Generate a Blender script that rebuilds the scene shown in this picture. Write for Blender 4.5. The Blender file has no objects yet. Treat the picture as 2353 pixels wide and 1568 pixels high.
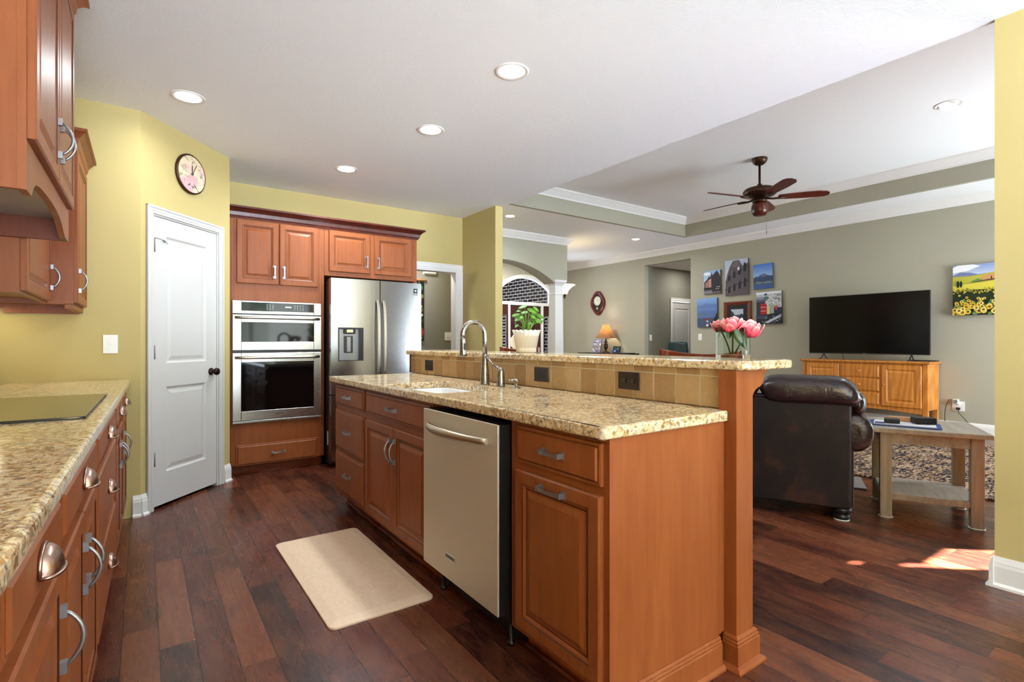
import bpy, bmesh, math, random
from math import sin, cos, pi, radians as R, sqrt
from mathutils import Vector, Matrix
random.seed(7)
S = bpy.context.scene
COL = S.collection

# ------------------------------------------------------------------ camera
cd = bpy.data.cameras.new('camera'); cam = bpy.data.objects.new('camera', cd); COL.objects.link(cam)
cd.sensor_width = 36; cd.lens = 18.21; cd.shift_y = 0.0004; cd.clip_start = 0.05; cd.clip_end = 200
cam.location = (0, 0, 1.183); cam.rotation_euler = (pi/2, 0, -R(35.421)); S.camera = cam
# ------------------------------------------------------------------ world: pale sky above a line of trees; ground brightened to light the ceilings
W = bpy.data.worlds.new('world'); S.world = W; W.use_nodes = True
wn, wl = W.node_tree.nodes, W.node_tree.links
wn.clear()
wo = wn.new('ShaderNodeOutputWorld'); wb = wn.new('ShaderNodeBackground'); wb.inputs[1].default_value = 6.7
wt = wn.new('ShaderNodeTexCoord'); ws = wn.new('ShaderNodeSeparateXYZ'); wl.new(wt.outputs['Generated'], ws.inputs[0])
wno = wn.new('ShaderNodeTexNoise'); wno.inputs['Scale'].default_value = 9; wno.inputs['Detail'].default_value = 6; wl.new(wt.outputs['Generated'], wno.inputs['Vector'])
wr = wn.new('ShaderNodeValToRGB'); wl.new(wno.outputs['Fac'], wr.inputs[0])
wr.color_ramp.elements[0].position = .38; wr.color_ramp.elements[0].color = (.06, .12, .05, 1)
wr.color_ramp.elements[1].position = .66; wr.color_ramp.elements[1].color = (.40, .46, .42, 1)
wm = wn.new('ShaderNodeMath'); wm.operation = 'MULTIPLY_ADD'; wl.new(wno.outputs['Fac'], wm.inputs[0]); wm.inputs[1].default_value = .25; wl.new(ws.outputs['Z'], wm.inputs[2])
wr2 = wn.new('ShaderNodeValToRGB'); wl.new(wm.outputs[0], wr2.inputs[0])
wr2.color_ramp.elements[0].position = .26; wr2.color_ramp.elements[0].color = (0, 0, 0, 1)
wr2.color_ramp.elements[1].position = .34; wr2.color_ramp.elements[1].color = (1, 1, 1, 1)
wx = wn.new('ShaderNodeMix'); wx.data_type = 'RGBA'; wl.new(wr2.outputs[0], wx.inputs[0]); wl.new(wr.outputs[0], wx.inputs[6]); wx.inputs[7].default_value = (.46, .53, .62, 1)
wg = wn.new('ShaderNodeMath'); wg.operation = 'GREATER_THAN'; wl.new(ws.outputs['Z'], wg.inputs[0]); wg.inputs[1].default_value = -.015
wx2 = wn.new('ShaderNodeMix'); wx2.data_type = 'RGBA'; wl.new(wg.outputs[0], wx2.inputs[0]); wx2.inputs[6].default_value = (2.3, 2.65, 3.15, 1); wl.new(wx.outputs[2], wx2.inputs[7])
wl.new(wx2.outputs[2], wb.inputs[0]); wl.new(wb.outputs[0], wo.inputs[0])
# ------------------------------------------------------------------ sun (from behind and to the right, through the living room window)
sd = bpy.data.lights.new('sun', 'SUN'); sd.energy = 170; sd.angle = R(.5); sd.color = (1, .98, .96)
sun = bpy.data.objects.new('sun', sd); COL.objects.link(sun)
EL = R(32.3); SDIR = Vector((-.7507*cos(EL), .6606*cos(EL), -sin(EL))); sun.rotation_euler = SDIR.to_track_quat('-Z', 'Y').to_euler(); sun.location = (9, -6, 6)
# ------------------------------------------------------------------ exposure
vs = S.view_settings; vs.view_transform = 'Standard'; vs.look = 'None'; vs.gamma = 1; vs.use_curve_mapping = False; vs.exposure = 0.69
S.cycles.use_denoising = True; S.cycles.max_bounces = 8; S.cycles.diffuse_bounces = 5; S.cycles.glossy_bounces = 4; S.cycles.transmission_bounces = 8
S.cycles.sample_clamp_indirect = 6; S.cycles.caustics_reflective = False; S.cycles.caustics_refractive = False
CAN_W, CAN_LR = 13, 13         # power of each recessed lamp: kitchen, living room

# ------------------------------------------------------------------ colours and materials
def lin(c):
    return tuple(((v/255)/12.92 if v/255 <= .04045 else ((v/255+.055)/1.055)**2.4) for v in c)
class N:                                   # tiny node helper
    def __init__(s, name):
        s.m = bpy.data.materials.new(name); s.m.use_nodes = True; s.t = s.m.node_tree; s.n = s.t.nodes; s.l = s.t.links
        s.b = s.n['Principled BSDF']; s.o = s.n['Material Output']
    def new(s, t, **kw):
        x = s.n.new('ShaderNode'+t)
        for k, v in kw.items(): setattr(x, k, v)
        return x
    def ln(s, a, b): s.l.new(a, b)
    def co(s, scale=(1, 1, 1), kind='Object', loc=(0, 0, 0)):
        c = s.new('TexCoord'); mp = s.new('Mapping'); s.ln(c.outputs[kind], mp.inputs[0]); mp.inputs['Scale'].default_value = scale; mp.inputs['Location'].default_value = loc
        return mp.outputs[0]
    def pos(s, scale=(1, 1, 1)):
        c = s.new('NewGeometry'); mp = s.new('Mapping'); s.ln(c.outputs['Position'], mp.inputs[0]); mp.inputs['Scale'].default_value = scale
        return mp.outputs[0]
    def noise(s, vec, scale, detail=4, rough=.55, dist=0):
        x = s.new('TexNoise'); s.ln(vec, x.inputs['Vector']); x.inputs['Scale'].default_value = scale; x.inputs['Detail'].default_value = detail
        x.inputs['Roughness'].default_value = rough; x.inputs['Distortion'].default_value = dist
        return x.outputs['Fac']
    def ramp(s, fac, *st, interp='LINEAR'):
        x = s.new('ValToRGB'); s.ln(fac, x.inputs[0]); e = x.color_ramp.elements; x.color_ramp.interpolation = interp
        while len(e) < len(st): e.new(.5)
        for i, (p, c) in enumerate(st):
            e[i].position = p; e[i].color = tuple(lin(c)) + (1,) if not isinstance(c, float) else (c, c, c, 1)
        return x.outputs[0]
    def mix(s, fac, a, b, mode='MIX'):
        x = s.new('Mix', data_type='RGBA', blend_type=mode)
        for v, i in ((fac, 0), (a, 6), (b, 7)):
            if hasattr(v, 'is_linked') or hasattr(v, 'links'): s.ln(v, x.inputs[i])
            elif i == 0: x.inputs[0].default_value = v
            else: x.inputs[i].default_value = tuple(lin(v)) + (1,)
        return x.outputs[2]
    def math(s, op, a, b=None, c=None):
        x = s.new('Math', operation=op)
        for i, v in enumerate((a, b, c)):
            if v is None: continue
            if hasattr(v, 'links'): s.ln(v, x.inputs[i])
            else: x.inputs[i].default_value = v
        return x.outputs[0]
    def bump(s, h, st=.2, d=.01):
        x = s.new('Bump'); s.ln(h, x.inputs['Height']); x.inputs['Strength'].default_value = st; x.inputs['Distance'].default_value = d
        s.ln(x.outputs[0], s.b.inputs['Normal'])
    def fin(s, col=None, rough=None, metal=None, spec=None, coat=None):
        for v, k in ((col, 'Base Color'), (rough, 'Roughness'), (metal, 'Metallic'), (spec, 'Specular IOR Level'), (coat, 'Coat Weight')):
            if v is None: continue
            if hasattr(v, 'links'): s.ln(v, s.b.inputs[k])
            elif k == 'Base Color': s.b.inputs[k].default_value = tuple(lin(v)) + (1,)
            else: s.b.inputs[k].default_value = v
        return s.m
M = {}
def plain(name, col, rough=.5, metal=0, spec=.5, coat=0, var=.0, vs=6):
    n = N(name)
    if var:
        f = n.noise(n.co(), vs, 5)
        c = n.ramp(f, (.3, tuple(max(0, v*(1-var)) for v in col)), (.7, tuple(min(255, v*(1+var)) for v in col)))
    else: c = col
    M[name] = n.fin(c, rough, metal, spec, coat); return M[name]
def paint(name, col, bs=60, bst=.08, rough=.75):
    n = N(name); v = n.pos(); f = n.noise(v, 1.2, 3)
    c = n.ramp(f, (.3, tuple(v_*.985 for v_ in col)), (.7, tuple(min(255, v_*1.012) for v_ in col)))
    n.bump(n.noise(v, bs, 4), bst, .004); M[name] = n.fin(c, rough, 0, .3); return M[name]
def wood(name, a, b, grain=(14, 14, 1.6), rough=.32, spec=.5, kind='Object', ring=0, coat=.0):
    n = N(name); v = n.co(grain, kind); f = n.noise(v, 2.2, 6, .6, .6); g = n.noise(n.co(tuple(x*.25 for x in grain), kind), 2, 3)
    ff = n.math('ADD', n.math('MULTIPLY', f, .6), n.math('MULTIPLY', g, .4))
    if ring:
        w = n.new('TexWave', wave_type='RINGS'); n.ln(n.co(tuple(x*ring for x in grain), kind), w.inputs[0]); w.inputs['Scale'].default_value = .7; w.inputs['Distortion'].default_value = 9; w.inputs['Detail'].default_value = 3
        ff = n.math('ADD', n.math('MULTIPLY', ff, .75), n.math('MULTIPLY', w.outputs['Fac'], .25))
    c = n.ramp(ff, (.3, a), (.72, b)); n.bump(f, .05, .002); M[name] = n.fin(c, rough, 0, spec, coat); return M[name]
def steel(name, col=(190, 188, 184), rough=.26, stretch=(2, 2, 160), metal=1.0, amp=.08):
    n = N(name); f = n.noise(n.co(stretch), 3, 3)
    n.ln(n.math('MULTIPLY_ADD', f, amp, rough-amp/2), n.b.inputs['Roughness'])
    M[name] = n.fin(col, None, metal); return M[name]
def glow(name, col, st):
    n = N(name); n.b.inputs['Emission Color'].default_value = tuple(lin(col)) + (1,); n.b.inputs['Emission Strength'].default_value = st
    M[name] = n.fin(col, .5); return M[name]
paint('yellow_paint', (190, 173, 116)); paint('olive_paint', (168, 165, 148)); paint('trim_white', (232, 231, 228), 3, .01, .4); paint('door_white', (204, 203, 200), 3, .01, .4)
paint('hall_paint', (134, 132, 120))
n = N('ceiling_paint'); v = n.pos(); f = n.noise(v, 34, 5, .65, 1.2); n.bump(n.ramp(f, (.42, 0.0), (.62, 1.0)), .22, .006); M['ceiling_paint'] = n.fin((246, 249, 252), .85, 0, .2)
# stained floor boards, laid along Y
n = N('floor_boards'); p = n.new('NewGeometry'); sx = n.new('SeparateXYZ'); n.ln(p.outputs['Position'], sx.inputs[0])
PW, PL = .12, .95
xi = n.math('DIVIDE', n.math('SUBTRACT', sx.outputs['X'], .048), PW); ix = n.math('FLOOR', xi); fx = n.math('FRACT', xi)
w1 = n.new('TexWhiteNoise', noise_dimensions='1D'); n.ln(ix, w1.inputs['W'])
yi = n.math('DIVIDE', n.math('ADD', sx.outputs['Y'], n.math('MULTIPLY', w1.outputs['Value'], 7.3)), PL); iy = n.math('FLOOR', yi); fy = n.math('FRACT', yi)
cmb = n.new('CombineXYZ'); n.ln(ix, cmb.inputs[0]); n.ln(iy, cmb.inputs[1]); w2 = n.new('TexWhiteNoise', noise_dimensions='2D'); n.ln(cmb.outputs[0], w2.inputs['Vector'])
off = n.new('VectorMath', operation='MULTIPLY_ADD'); n.ln(cmb.outputs[0], off.inputs[0]); off.inputs[1].default_value = (3.1, 1.7, 0); n.ln(p.outputs['Position'], off.inputs[2])
mp = n.new('Mapping'); n.ln(off.outputs[0], mp.inputs[0]); mp.inputs['Scale'].default_value = (30, 2.2, 1)
g1 = n.noise(mp.outputs[0], 1.6, 7, .62, .8); mp2 = n.new('Mapping'); n.ln(off.outputs[0], mp2.inputs[0]); mp2.inputs['Scale'].default_value = (7, 2.4, 1); g2 = n.noise(mp2.outputs[0], 1.5, 4, .6, .5)
base = n.ramp(w2.outputs['Value'], (0., (50, 23, 17)), (.2, (98, 50, 32)), (.4, (72, 29, 21)), (.6, (116, 66, 42)), (.8, (86, 38, 26)), (1., (44, 20, 16)))
c = n.mix(n.math('MULTIPLY', n.ramp(g1, (.50, 0.0), (.68, 1.0)), .38), base, (34, 15, 11))
c = n.mix(n.math('MULTIPLY', n.ramp(g2, (.42, 0.0), (.7, 1.0)), .38), c, (126, 74, 44))
stn = n.noise(n.pos((2.2, 1.3, 1)), 1.3, 5, .62, .5); c = n.mix(n.math('MULTIPLY', n.ramp(stn, (.56, 0.0), (.64, 1.0)), .6), c, (36, 22, 19))
gx = n.math('LESS_THAN', fx, .032); gy = n.math('LESS_THAN', fy, .003); gap = n.math('MAXIMUM', gx, gy)
c = n.mix(n.math('MULTIPLY', gap, .9), c, (20, 11, 9))
n.bump(n.math('SUBTRACT', n.math('MULTIPLY', n.math('ADD', g2, g1), .3), gap), .3, .003)
n.ln(n.math('MULTIPLY_ADD', g1, .16, .2), n.b.inputs['Roughness']); M['floor_boards'] = n.fin(c, None, 0, .42)
# granite
def granite(name, light, tan, dark, sc=1):
    n = N(name); v = n.pos((1, 1, 1)); vo = n.new('TexVoronoi', feature='F1'); n.ln(v, vo.inputs['Vector']); vo.inputs['Scale'].default_value = 95*sc
    vd = n.new('VectorMath', operation='ADD'); nz = n.new('TexNoise'); n.ln(v, nz.inputs['Vector']); nz.inputs['Scale'].default_value = 40*sc; nz.inputs['Detail'].default_value = 4
    sc_ = n.new('VectorMath', operation='SCALE'); n.ln(nz.outputs['Color'], sc_.inputs[0]); sc_.inputs['Scale'].default_value = .02; n.ln(v, vd.inputs[0]); n.ln(sc_.outputs[0], vd.inputs[1]); n.ln(vd.outputs[0], vo.inputs['Vector'])
    wv = n.new('SeparateColor'); n.ln(vo.outputs['Color'], wv.inputs[0])
    c = n.ramp(wv.outputs[0], (0., tan), (.35, light), (.62, tuple((a+b)/2 for a, b in zip(light, tan))), (.84, (178, 136, 84)), (1., (206, 200, 184)))
    f = n.noise(v, 58*sc, 6, .7, .7); big = n.noise(v, 9*sc, 3)
    k = n.ramp(n.math('ADD', n.math('MULTIPLY', f, .75), n.math('MULTIPLY', big, .25)), (.51, 0.0), (.575, 1.0))
    c = n.mix(n.math('MULTIPLY', k, .8), c, dark)
    f2 = n.noise(n.pos((1, 1, 1.0)), 120*sc, 3, .6); c = n.mix(n.ramp(f2, (.60, 0.0), (.66, .75)), c, (44, 30, 26))
    M[name] = n.fin(c, .12, 0, .5); return M[name]
granite('granite', (232, 216, 180), (208, 178, 128), (120, 86, 54))
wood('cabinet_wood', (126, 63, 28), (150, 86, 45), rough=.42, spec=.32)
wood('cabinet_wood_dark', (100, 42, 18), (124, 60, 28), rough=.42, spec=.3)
plain('glaze', (58, 22, 10), .4)
wood('oak', (176, 104, 38), (214, 142, 62), (9, 9, 1.6), .35, ring=.9); wood('stool_wood', (86, 34, 18), (128, 56, 28), (1.5, 12, 12), .25)
wood('grey_wood', (126, 114, 100), (184, 170, 148), (26, 26, 1.5), .6); wood('grey_wood_flat', (132, 120, 108), (186, 176, 160), (1.8, 20, 20), .5)
wood('mahogany', (52, 18, 12), (96, 36, 22), rough=.3); wood('front_door_wood', (44, 20, 16), (70, 32, 22), rough=.35); wood('blade_wood', (66, 22, 18), (104, 38, 28), (2, 14, 14), .35)
steel('stainless'); steel('stainless_door', (222, 214, 196), .56, (60, 60, 2), .66); steel('nickel', (150, 145, 136), .28, (30, 30, 30)); steel('pewter', (160, 160, 162), .34, (20, 20, 20), .85); steel('copper_nickel', (170, 140, 126), .3, (20, 20, 20)); steel('handle_steel', (196, 188, 172), .35, (8, 8, 60))
steel('fridge_steel', (164, 164, 166), .2, (90, 90, 1.5))
plain('black_glass', (6, 6, 7), .05, 0, .45); plain('screen_glass', (5, 5, 6), .16, 0, .28); plain('liner_grey', (178, 178, 178), .45, .35); plain('cook_glass', (18, 18, 14), .05, 0, .8); plain('black', (14, 14, 15), .4); plain('charcoal', (44, 42, 42), .5); plain('dark_panel', (40, 36, 34), .35)
plain('chrome', (215, 215, 215), .12, 1); plain('bronze', (52, 38, 30), .3, .9); plain('bronze_brown', (70, 46, 34), .35, .7); plain('porcelain', (240, 240, 240), .12); plain('ceramic', (232, 226, 212), .25)
plain('plastic_white', (238, 238, 234), .35); plain('outlet_brown', (40, 22, 16), .3); plain('socket_dark', (14, 9, 8), .4); plain('rubber', (26, 24, 24), .6); plain('grey_plastic', (120, 122, 124), .35); plain('grey_panel', (150, 152, 155), .3, .6)
plain('leaf_green', (74, 116, 34), .4, var=.45, vs=30); plain('stem_green', (120, 160, 60), .45); plain('leaf_dark', (42, 66, 26), .4, var=.25, vs=30); plain('stem_pale', (140, 180, 60), .4)
plain('coaster_blue', (46, 66, 128), .8); plain('cloth_white', (226, 228, 236), .85); plain('tan_wood', (196, 140, 92), .5); plain('soft_white', (246, 246, 246), .6)
plain('red_oxide', (92, 24, 22), .3); plain('clock_cream', (226, 224, 206), .5); plain('shade_tan', (150, 112, 78), .7); plain('matt_beige', (200, 172, 138), .7)
plain('trim_gold', (196, 160, 110), .35, .5); plain('chair_teal', (20, 58, 62), .35); plain('grout', (206, 192, 158), .9); plain('canvas_edge', (60, 62, 72), .7); plain('sky_pale', (210, 215, 225), .6)
# peony petals
n = N('petal'); at = n.new('VertexColor'); at.layer_name = 'ink'; M['petal'] = n.fin(at.outputs[0], .55); n.b.inputs['Subsurface Weight'].default_value = .1; n.b.inputs['Subsurface Radius'].default_value = (.01, .004, .004)
# leather
n = N('leather'); v = n.co(); a = n.noise(v, 5, 5, .6, .4); n.bump(n.noise(v, 160, 3), .12, .003); M['leather'] = n.fin(n.ramp(a, (.35, (14, 11, 12)), (.55, (26, 16, 15)), (.72, (58, 30, 24))), .5, 0, .22)
n = N('leather_soft'); v = n.co(); a = n.noise(v, 4, 4); n.bump(n.noise(v, 9, 4, .55, .6), .5, .02); M['leather_soft'] = n.fin(n.ramp(a, (.35, (26, 18, 20)), (.7, (46, 30, 32))), .27, 0, .5)
# travertine tiles
n = N('travertine'); v = n.pos(); d = n.new('VectorMath', operation='DIVIDE'); sb = n.new('VectorMath', operation='SUBTRACT'); n.ln(v, sb.inputs[0]); sb.inputs[1].default_value = (0, 1.105, .928); n.ln(sb.outputs[0], d.inputs[0]); d.inputs[1].default_value = (1, .113, .122); fl = n.new('VectorMath', operation='FLOOR'); n.ln(d.outputs[0], fl.inputs[0])
w = n.new('TexWhiteNoise', noise_dimensions='3D'); n.ln(fl.outputs[0], w.inputs['Vector']); a = n.noise(v, 26, 5, .6)
c = n.ramp(n.math('ADD', n.math('MULTIPLY', w.outputs['Value'], .6), n.math('MULTIPLY', a, .4)), (.15, (146, 112, 74)), (.5, (168, 136, 94)), (.85, (186, 158, 116)))
pit = n.ramp(n.noise(v, 70, 4, .7), (.60, 0.0), (.70, 1.0)); c = n.mix(n.math('MULTIPLY', pit, .5), c, (205, 184, 140)); n.bump(pit, -.2, .003); M['travertine'] = n.fin(c, .55, 0, .3)
# mat weave, rug, brick
n = N('mat_weave'); v = n.pos(); a = n.noise(n.pos((260, 14, 1)), 1, 3); b = n.noise(n.pos((14, 260, 1)), 1, 3); s_ = n.math('ADD', n.math('MULTIPLY', a, .5), n.math('MULTIPLY', b, .5))
M['mat_weave'] = n.fin(n.ramp(s_, (.3, (214, 182, 148)), (.7, (238, 214, 186))), .55, 0, .3); n.bump(s_, .15, .002)
n = N('rug_weave'); v = n.pos(); a = n.noise(n.pos((16, 44, 1)), 1, 6, .75, .5); b = n.noise(n.pos((3, 3.5, 1)), 1, 4, .6, 1.2); wv = n.new('TexWave', wave_type='BANDS', bands_direction='DIAGONAL'); n.ln(v, wv.inputs[0]); wv.inputs['Scale'].default_value = 2.2; wv.inputs['Distortion'].default_value = 5; wv.inputs['Detail'].default_value = 3
pat = n.math('ADD', n.math('MULTIPLY', a, .75), n.math('MULTIPLY', n.noise(n.pos((4, 9, 1)), 1, 3), .25))
k = n.ramp(pat, (.46, 0.0), (.52, 1.0)); c = n.mix(k, n.ramp(b, (.35, (150, 116, 84)), (.6, (186, 156, 126)), (.8, (120, 112, 122))), (26, 26, 38)); n.bump(a, .4, .01); M['rug_weave'] = n.fin(c, .95, 0, .1)
def brick(name, vec_scale, swap):
    n = N(name); g = n.new('NewGeometry'); sx = n.new('SeparateXYZ'); n.ln(g.outputs['Position'], sx.inputs[0]); cb = n.new('CombineXYZ'); n.ln(sx.outputs['Y' if swap else 'X'], cb.inputs[0]); n.ln(sx.outputs['Z'], cb.inputs[1])
    b = n.new('TexBrick'); n.ln(cb.outputs[0], b.inputs['Vector']); b.inputs['Scale'].default_value = 1; b.inputs['Brick Width'].default_value = .22; b.inputs['Row Height'].default_value = .085; b.inputs['Mortar Size'].default_value = .009
    b.inputs['Color1'].default_value = tuple(lin((10, 5, 5))) + (1,); b.inputs['Color2'].default_value = tuple(lin((6, 3, 3))) + (1,); b.inputs['Mortar'].default_value = tuple(lin((116, 113, 113))) + (1,)
    M[name] = n.fin(b.outputs['Color'], .9, 0, 0)
brick('brick_side', 1, True); brick('brick_front', 1, False)
# glass (clear)
n = N('clear_glass'); n.b.inputs['Transmission Weight'].default_value = 1; n.b.inputs['IOR'].default_value = 1.45; M['clear_glass'] = n.fin((240, 250, 248), .0)
n = N('pane_glass'); tr = n.new('BsdfTransparent'); gl = n.new('BsdfGlossy'); gl.inputs['Roughness'].default_value = .02; mx = n.new('MixShader'); fr = n.new('Fresnel'); n.ln(fr.outputs[0], mx.inputs[0]); n.ln(tr.outputs[0], mx.inputs[1]); n.ln(gl.outputs[0], mx.inputs[2]); n.ln(mx.outputs[0], n.o.inputs[0]); M['pane_glass'] = n.m
# printed surfaces: colours come from the print's own colour attribute
n = N('print'); at = n.new('VertexColor'); at.layer_name = 'ink'; M['print'] = n.fin(at.outputs[0], .55, 0, .3)
n = N('screen_print'); at = n.new('VertexColor'); at.layer_name = 'ink'; n.ln(at.outputs[0], n.b.inputs['Emission Color']); n.b.inputs['Emission Strength'].default_value = .8; M['screen_print'] = n.fin(at.outputs[0], .3)
n = N('painted_dial'); v = n.co(); a = n.noise(v, 14, 4, .6, .8); b = n.noise(n.co(loc=(3, 1, 2)), 11, 3)
c = n.mix(n.ramp(a, (.47, 0.0), (.56, .9)), (222, 204, 172), (122, 134, 88)); c = n.mix(n.ramp(b, (.47, 0.0), (.58, .95)), c, (222, 156, 164)); M['painted_dial'] = n.fin(c, .5)
glow('can_glow', (255, 252, 246), 9); glow('bowl_glow', (255, 226, 150), 2.2); glow('shade_glow', (236, 178, 96), .9); glow('hood_bulb', (255, 240, 220), 1.2); glow('strip_glow', (255, 236, 170), .9)

# ------------------------------------------------------------------ mesh builder
class MB:
    def __init__(s): s.v = []; s.f = []; s.mi = []; s.sm = []; s.col = []; s.k = 0; s.T = None; s.ink = None; s.s = False
    def add(s, vs, fs, smooth=None):
        o = len(s.v)
        s.v += [tuple(s.T @ Vector(v)) if s.T is not None else tuple(v) for v in vs]
        for f in fs: s.f.append([i+o for i in f]); s.mi.append(s.k); s.sm.append(s.s if smooth is None else smooth); s.col.append(s.ink)
        return s
    def mat(s, k): s.k = k; return s
    def box(s, x0, x1, y0, y1, z0, z1):
        x0, x1 = min(x0, x1), max(x0, x1); y0, y1 = min(y0, y1), max(y0, y1); z0, z1 = min(z0, z1), max(z0, z1)
        vs = [(x, y, z) for z in (z0, z1) for y in (y0, y1) for x in (x0, x1)]
        return s.add(vs, [(0, 2, 3, 1), (4, 5, 7, 6), (0, 1, 5, 4), (2, 6, 7, 3), (0, 4, 6, 2), (1, 3, 7, 5)], False)
    def loops(s, ls, cap0=True, cap1=True, closed=False, smooth=None, mats=None):
        n = len(ls[0]); vs = [p for l in ls for p in l]; k0 = s.k
        o = len(s.v); s.add(vs, [])
        m = len(ls)
        for a in range(m if closed else m-1):
            b = (a+1) % m
            if mats: s.k = mats[a]
            for i in range(n):
                j = (i+1) % n
                s.f.append([o+a*n+i, o+a*n+j, o+b*n+j, o+b*n+i]); s.mi.append(s.k); s.sm.append(s.s if smooth is None else smooth); s.col.append(s.ink)
        s.k = k0
        if cap0 and not closed: s.f.append([o+i for i in range(n)][::-1]); s.mi.append(s.k); s.sm.append(False); s.col.append(s.ink)
        if cap1 and not closed: s.f.append([o+(m-1)*n+i for i in range(n)]); s.mi.append(s.k if not mats else mats[-1]); s.sm.append(False); s.col.append(s.ink)
        return s
    def lathe(s, prof, c=(0, 0, 0), n=24, cap=True, axis='z', flute=None):
        ls = []
        for r, h in prof:
            l = []
            for i in range(n):
                a = 2*pi*i/n; rr = r*(flute(a, h) if flute else 1); x, y = rr*cos(a), rr*sin(a)
                l.append({'z': (c[0]+x, c[1]+y, c[2]+h), 'x': (c[0]+h, c[1]+x, c[2]+y), 'y': (c[0]+y, c[1]+h, c[2]+x)}[axis])
            ls.append(l)
        return s.loops(ls, cap, cap, smooth=True)
    def tube(s, pts, r, n=10, cap=True, flat=1.0, closed=False):
        pts = [Vector(p) for p in pts]; ls = []; m = len(pts); rs = r if isinstance(r, (list, tuple)) else [r]*m
        up = None
        for i, p in enumerate(pts):
            d = (pts[(i+1) % m] - pts[i-1]) if closed else (pts[min(i+1, m-1)] - pts[max(i-1, 0)])
            d.normalize()
            if up is None: up = d.orthogonal().normalized() if abs(d.z) > .95 else Vector((0, 0, 1))
            side = d.cross(up)
            if side.length < 1e-4: side = d.orthogonal()
            side.normalize(); up2 = side.cross(d).normalized(); up = up2
            ls.append([tuple(p + side*rs[i]*cos(2*pi*k/n) + up2*rs[i]*flat*sin(2*pi*k/n)) for k in range(n)])
        return s.loops(ls, cap, cap, closed, smooth=True)
    def prism(s, poly, f, a, b, smooth=False):      # poly of (u,v); f(u,v,t) -> xyz
        return s.loops([[f(u, v, a) for u, v in poly], [f(u, v, b) for u, v in poly]], smooth=smooth)
    def grid(s, fn, nu, nv, smooth=True):
        vs = [fn(i/nu, j/nv) for j in range(nv+1) for i in range(nu+1)]
        return s.add(vs, [(j*(nu+1)+i, j*(nu+1)+i+1, (j+1)*(nu+1)+i+1, (j+1)*(nu+1)+i) for j in range(nv) for i in range(nu)], smooth)
    def ball(s, c, rx, ry=None, rz=None, n=16, m=10):
        ry = ry or rx; rz = rz or rx
        ls = [[(c[0]+rx*sin(pi*j/m)*cos(2*pi*i/n), c[1]+ry*sin(pi*j/m)*sin(2*pi*i/n), c[2]-rz*cos(pi*j/m)) for i in range(n)] for j in range(m+1)]
        ls[0] = [(c[0]+1e-5*cos(2*pi*i/n), c[1]+1e-5*sin(2*pi*i/n), c[2]-rz) for i in range(n)]; ls[-1] = [(c[0]+1e-5*cos(2*pi*i/n), c[1]+1e-5*sin(2*pi*i/n), c[2]+rz) for i in range(n)]
        return s.loops(ls, True, True, smooth=True)
    def build(s, name, mats, parent=None, bevel=0, seg=2, sub=0, solid=0, fix=True, wn=False):
        me = bpy.data.meshes.new(name); me.from_pydata(s.v, [], s.f)
        if isinstance(mats, str): mats = [mats]
        for m in mats: me.materials.append(M[m])
        for p, k, sm in zip(me.polygons, s.mi, s.sm): p.material_index = k; p.use_smooth = sm
        if any(c is not None for c in s.col):
            ca = me.color_attributes.new('ink', 'FLOAT_COLOR', 'CORNER')
            for p, c in zip(me.polygons, s.col):
                cc = tuple(lin(c or (200, 200, 200))) + (1,)
                for li in p.loop_indices: ca.data[li].color = cc
        if fix:
            bm = bmesh.new(); bm.from_mesh(me); bmesh.ops.recalc_face_normals(bm, faces=bm.faces); bm.to_mesh(me); bm.free()
        me.update()
        o = bpy.data.objects.new(name, me); COL.objects.link(o)
        if parent is not None: o.parent = parent
        if bevel:
            b = o.modifiers.new('bevel', 'BEVEL'); b.width = bevel; b.segments = seg; b.limit_method = 'ANGLE'; b.angle_limit = R(38); b.harden_normals = False
        if solid:
            b = o.modifiers.new('solid', 'SOLIDIFY'); b.thickness = solid; b.offset = 0
        if sub:
            b = o.modifiers.new('sub', 'SUBSURF'); b.levels = sub; b.render_levels = sub
        return o
def thing(name, label, cat, loc=(0, 0, 0), rz=0, group=None):
    o = bpy.data.objects.new(name, None); COL.objects.link(o); o.location = loc; o.rotation_euler = (0, 0, rz); o.empty_display_size = .1
    return tag(o, label, cat, group)
def tag(o, label, cat, group=None, kind=None):
    o['label'] = label; o['category'] = cat
    if group: o['group'] = group
    if kind: o['kind'] = kind
    return o
def struct(o, label=None):
    o['kind'] = 'structure'
    if label: o['label'] = label
    return o
def copy_tree(o, parent=None):
    c = o.copy(); COL.objects.link(c)
    if parent is not None: c.parent = parent
    for ch in list(o.children): copy_tree(ch, c)
    return c
def B(name, m, *boxes, parent=None, bevel=0, seg=2):
    mb = MB()
    for b in boxes: mb.box(*b)
    return mb.build(name, m, parent, bevel, seg)
def frame(o, u, nrm):                                # local axes: u along the face, n outward, z up
    u = Vector(u).normalized(); nn = Vector(nrm).normalized(); z = Vector((0, 0, 1))
    return Matrix(((u.x, nn.x, z.x, o[0]), (u.y, nn.y, z.y, o[1]), (u.z, nn.z, z.z, o[2]), (0, 0, 0, 1)))
def rect(u0, u1, z0, z1, n): return [(u0, n, z0), (u1, n, z0), (u1, n, z1), (u0, n, z1)]
def rrect(u0, u1, v0, v1, r, k=6):
    pts = []
    for cx, cy, a in ((u1-r, v0+r, -pi/2), (u1-r, v1-r, 0), (u0+r, v1-r, pi/2), (u0+r, v0+r, pi)):
        for i in range(k+1): pts.append((cx+r*cos(a+pi/2*i/k), cy+r*sin(a+pi/2*i/k)))
    return pts
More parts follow.
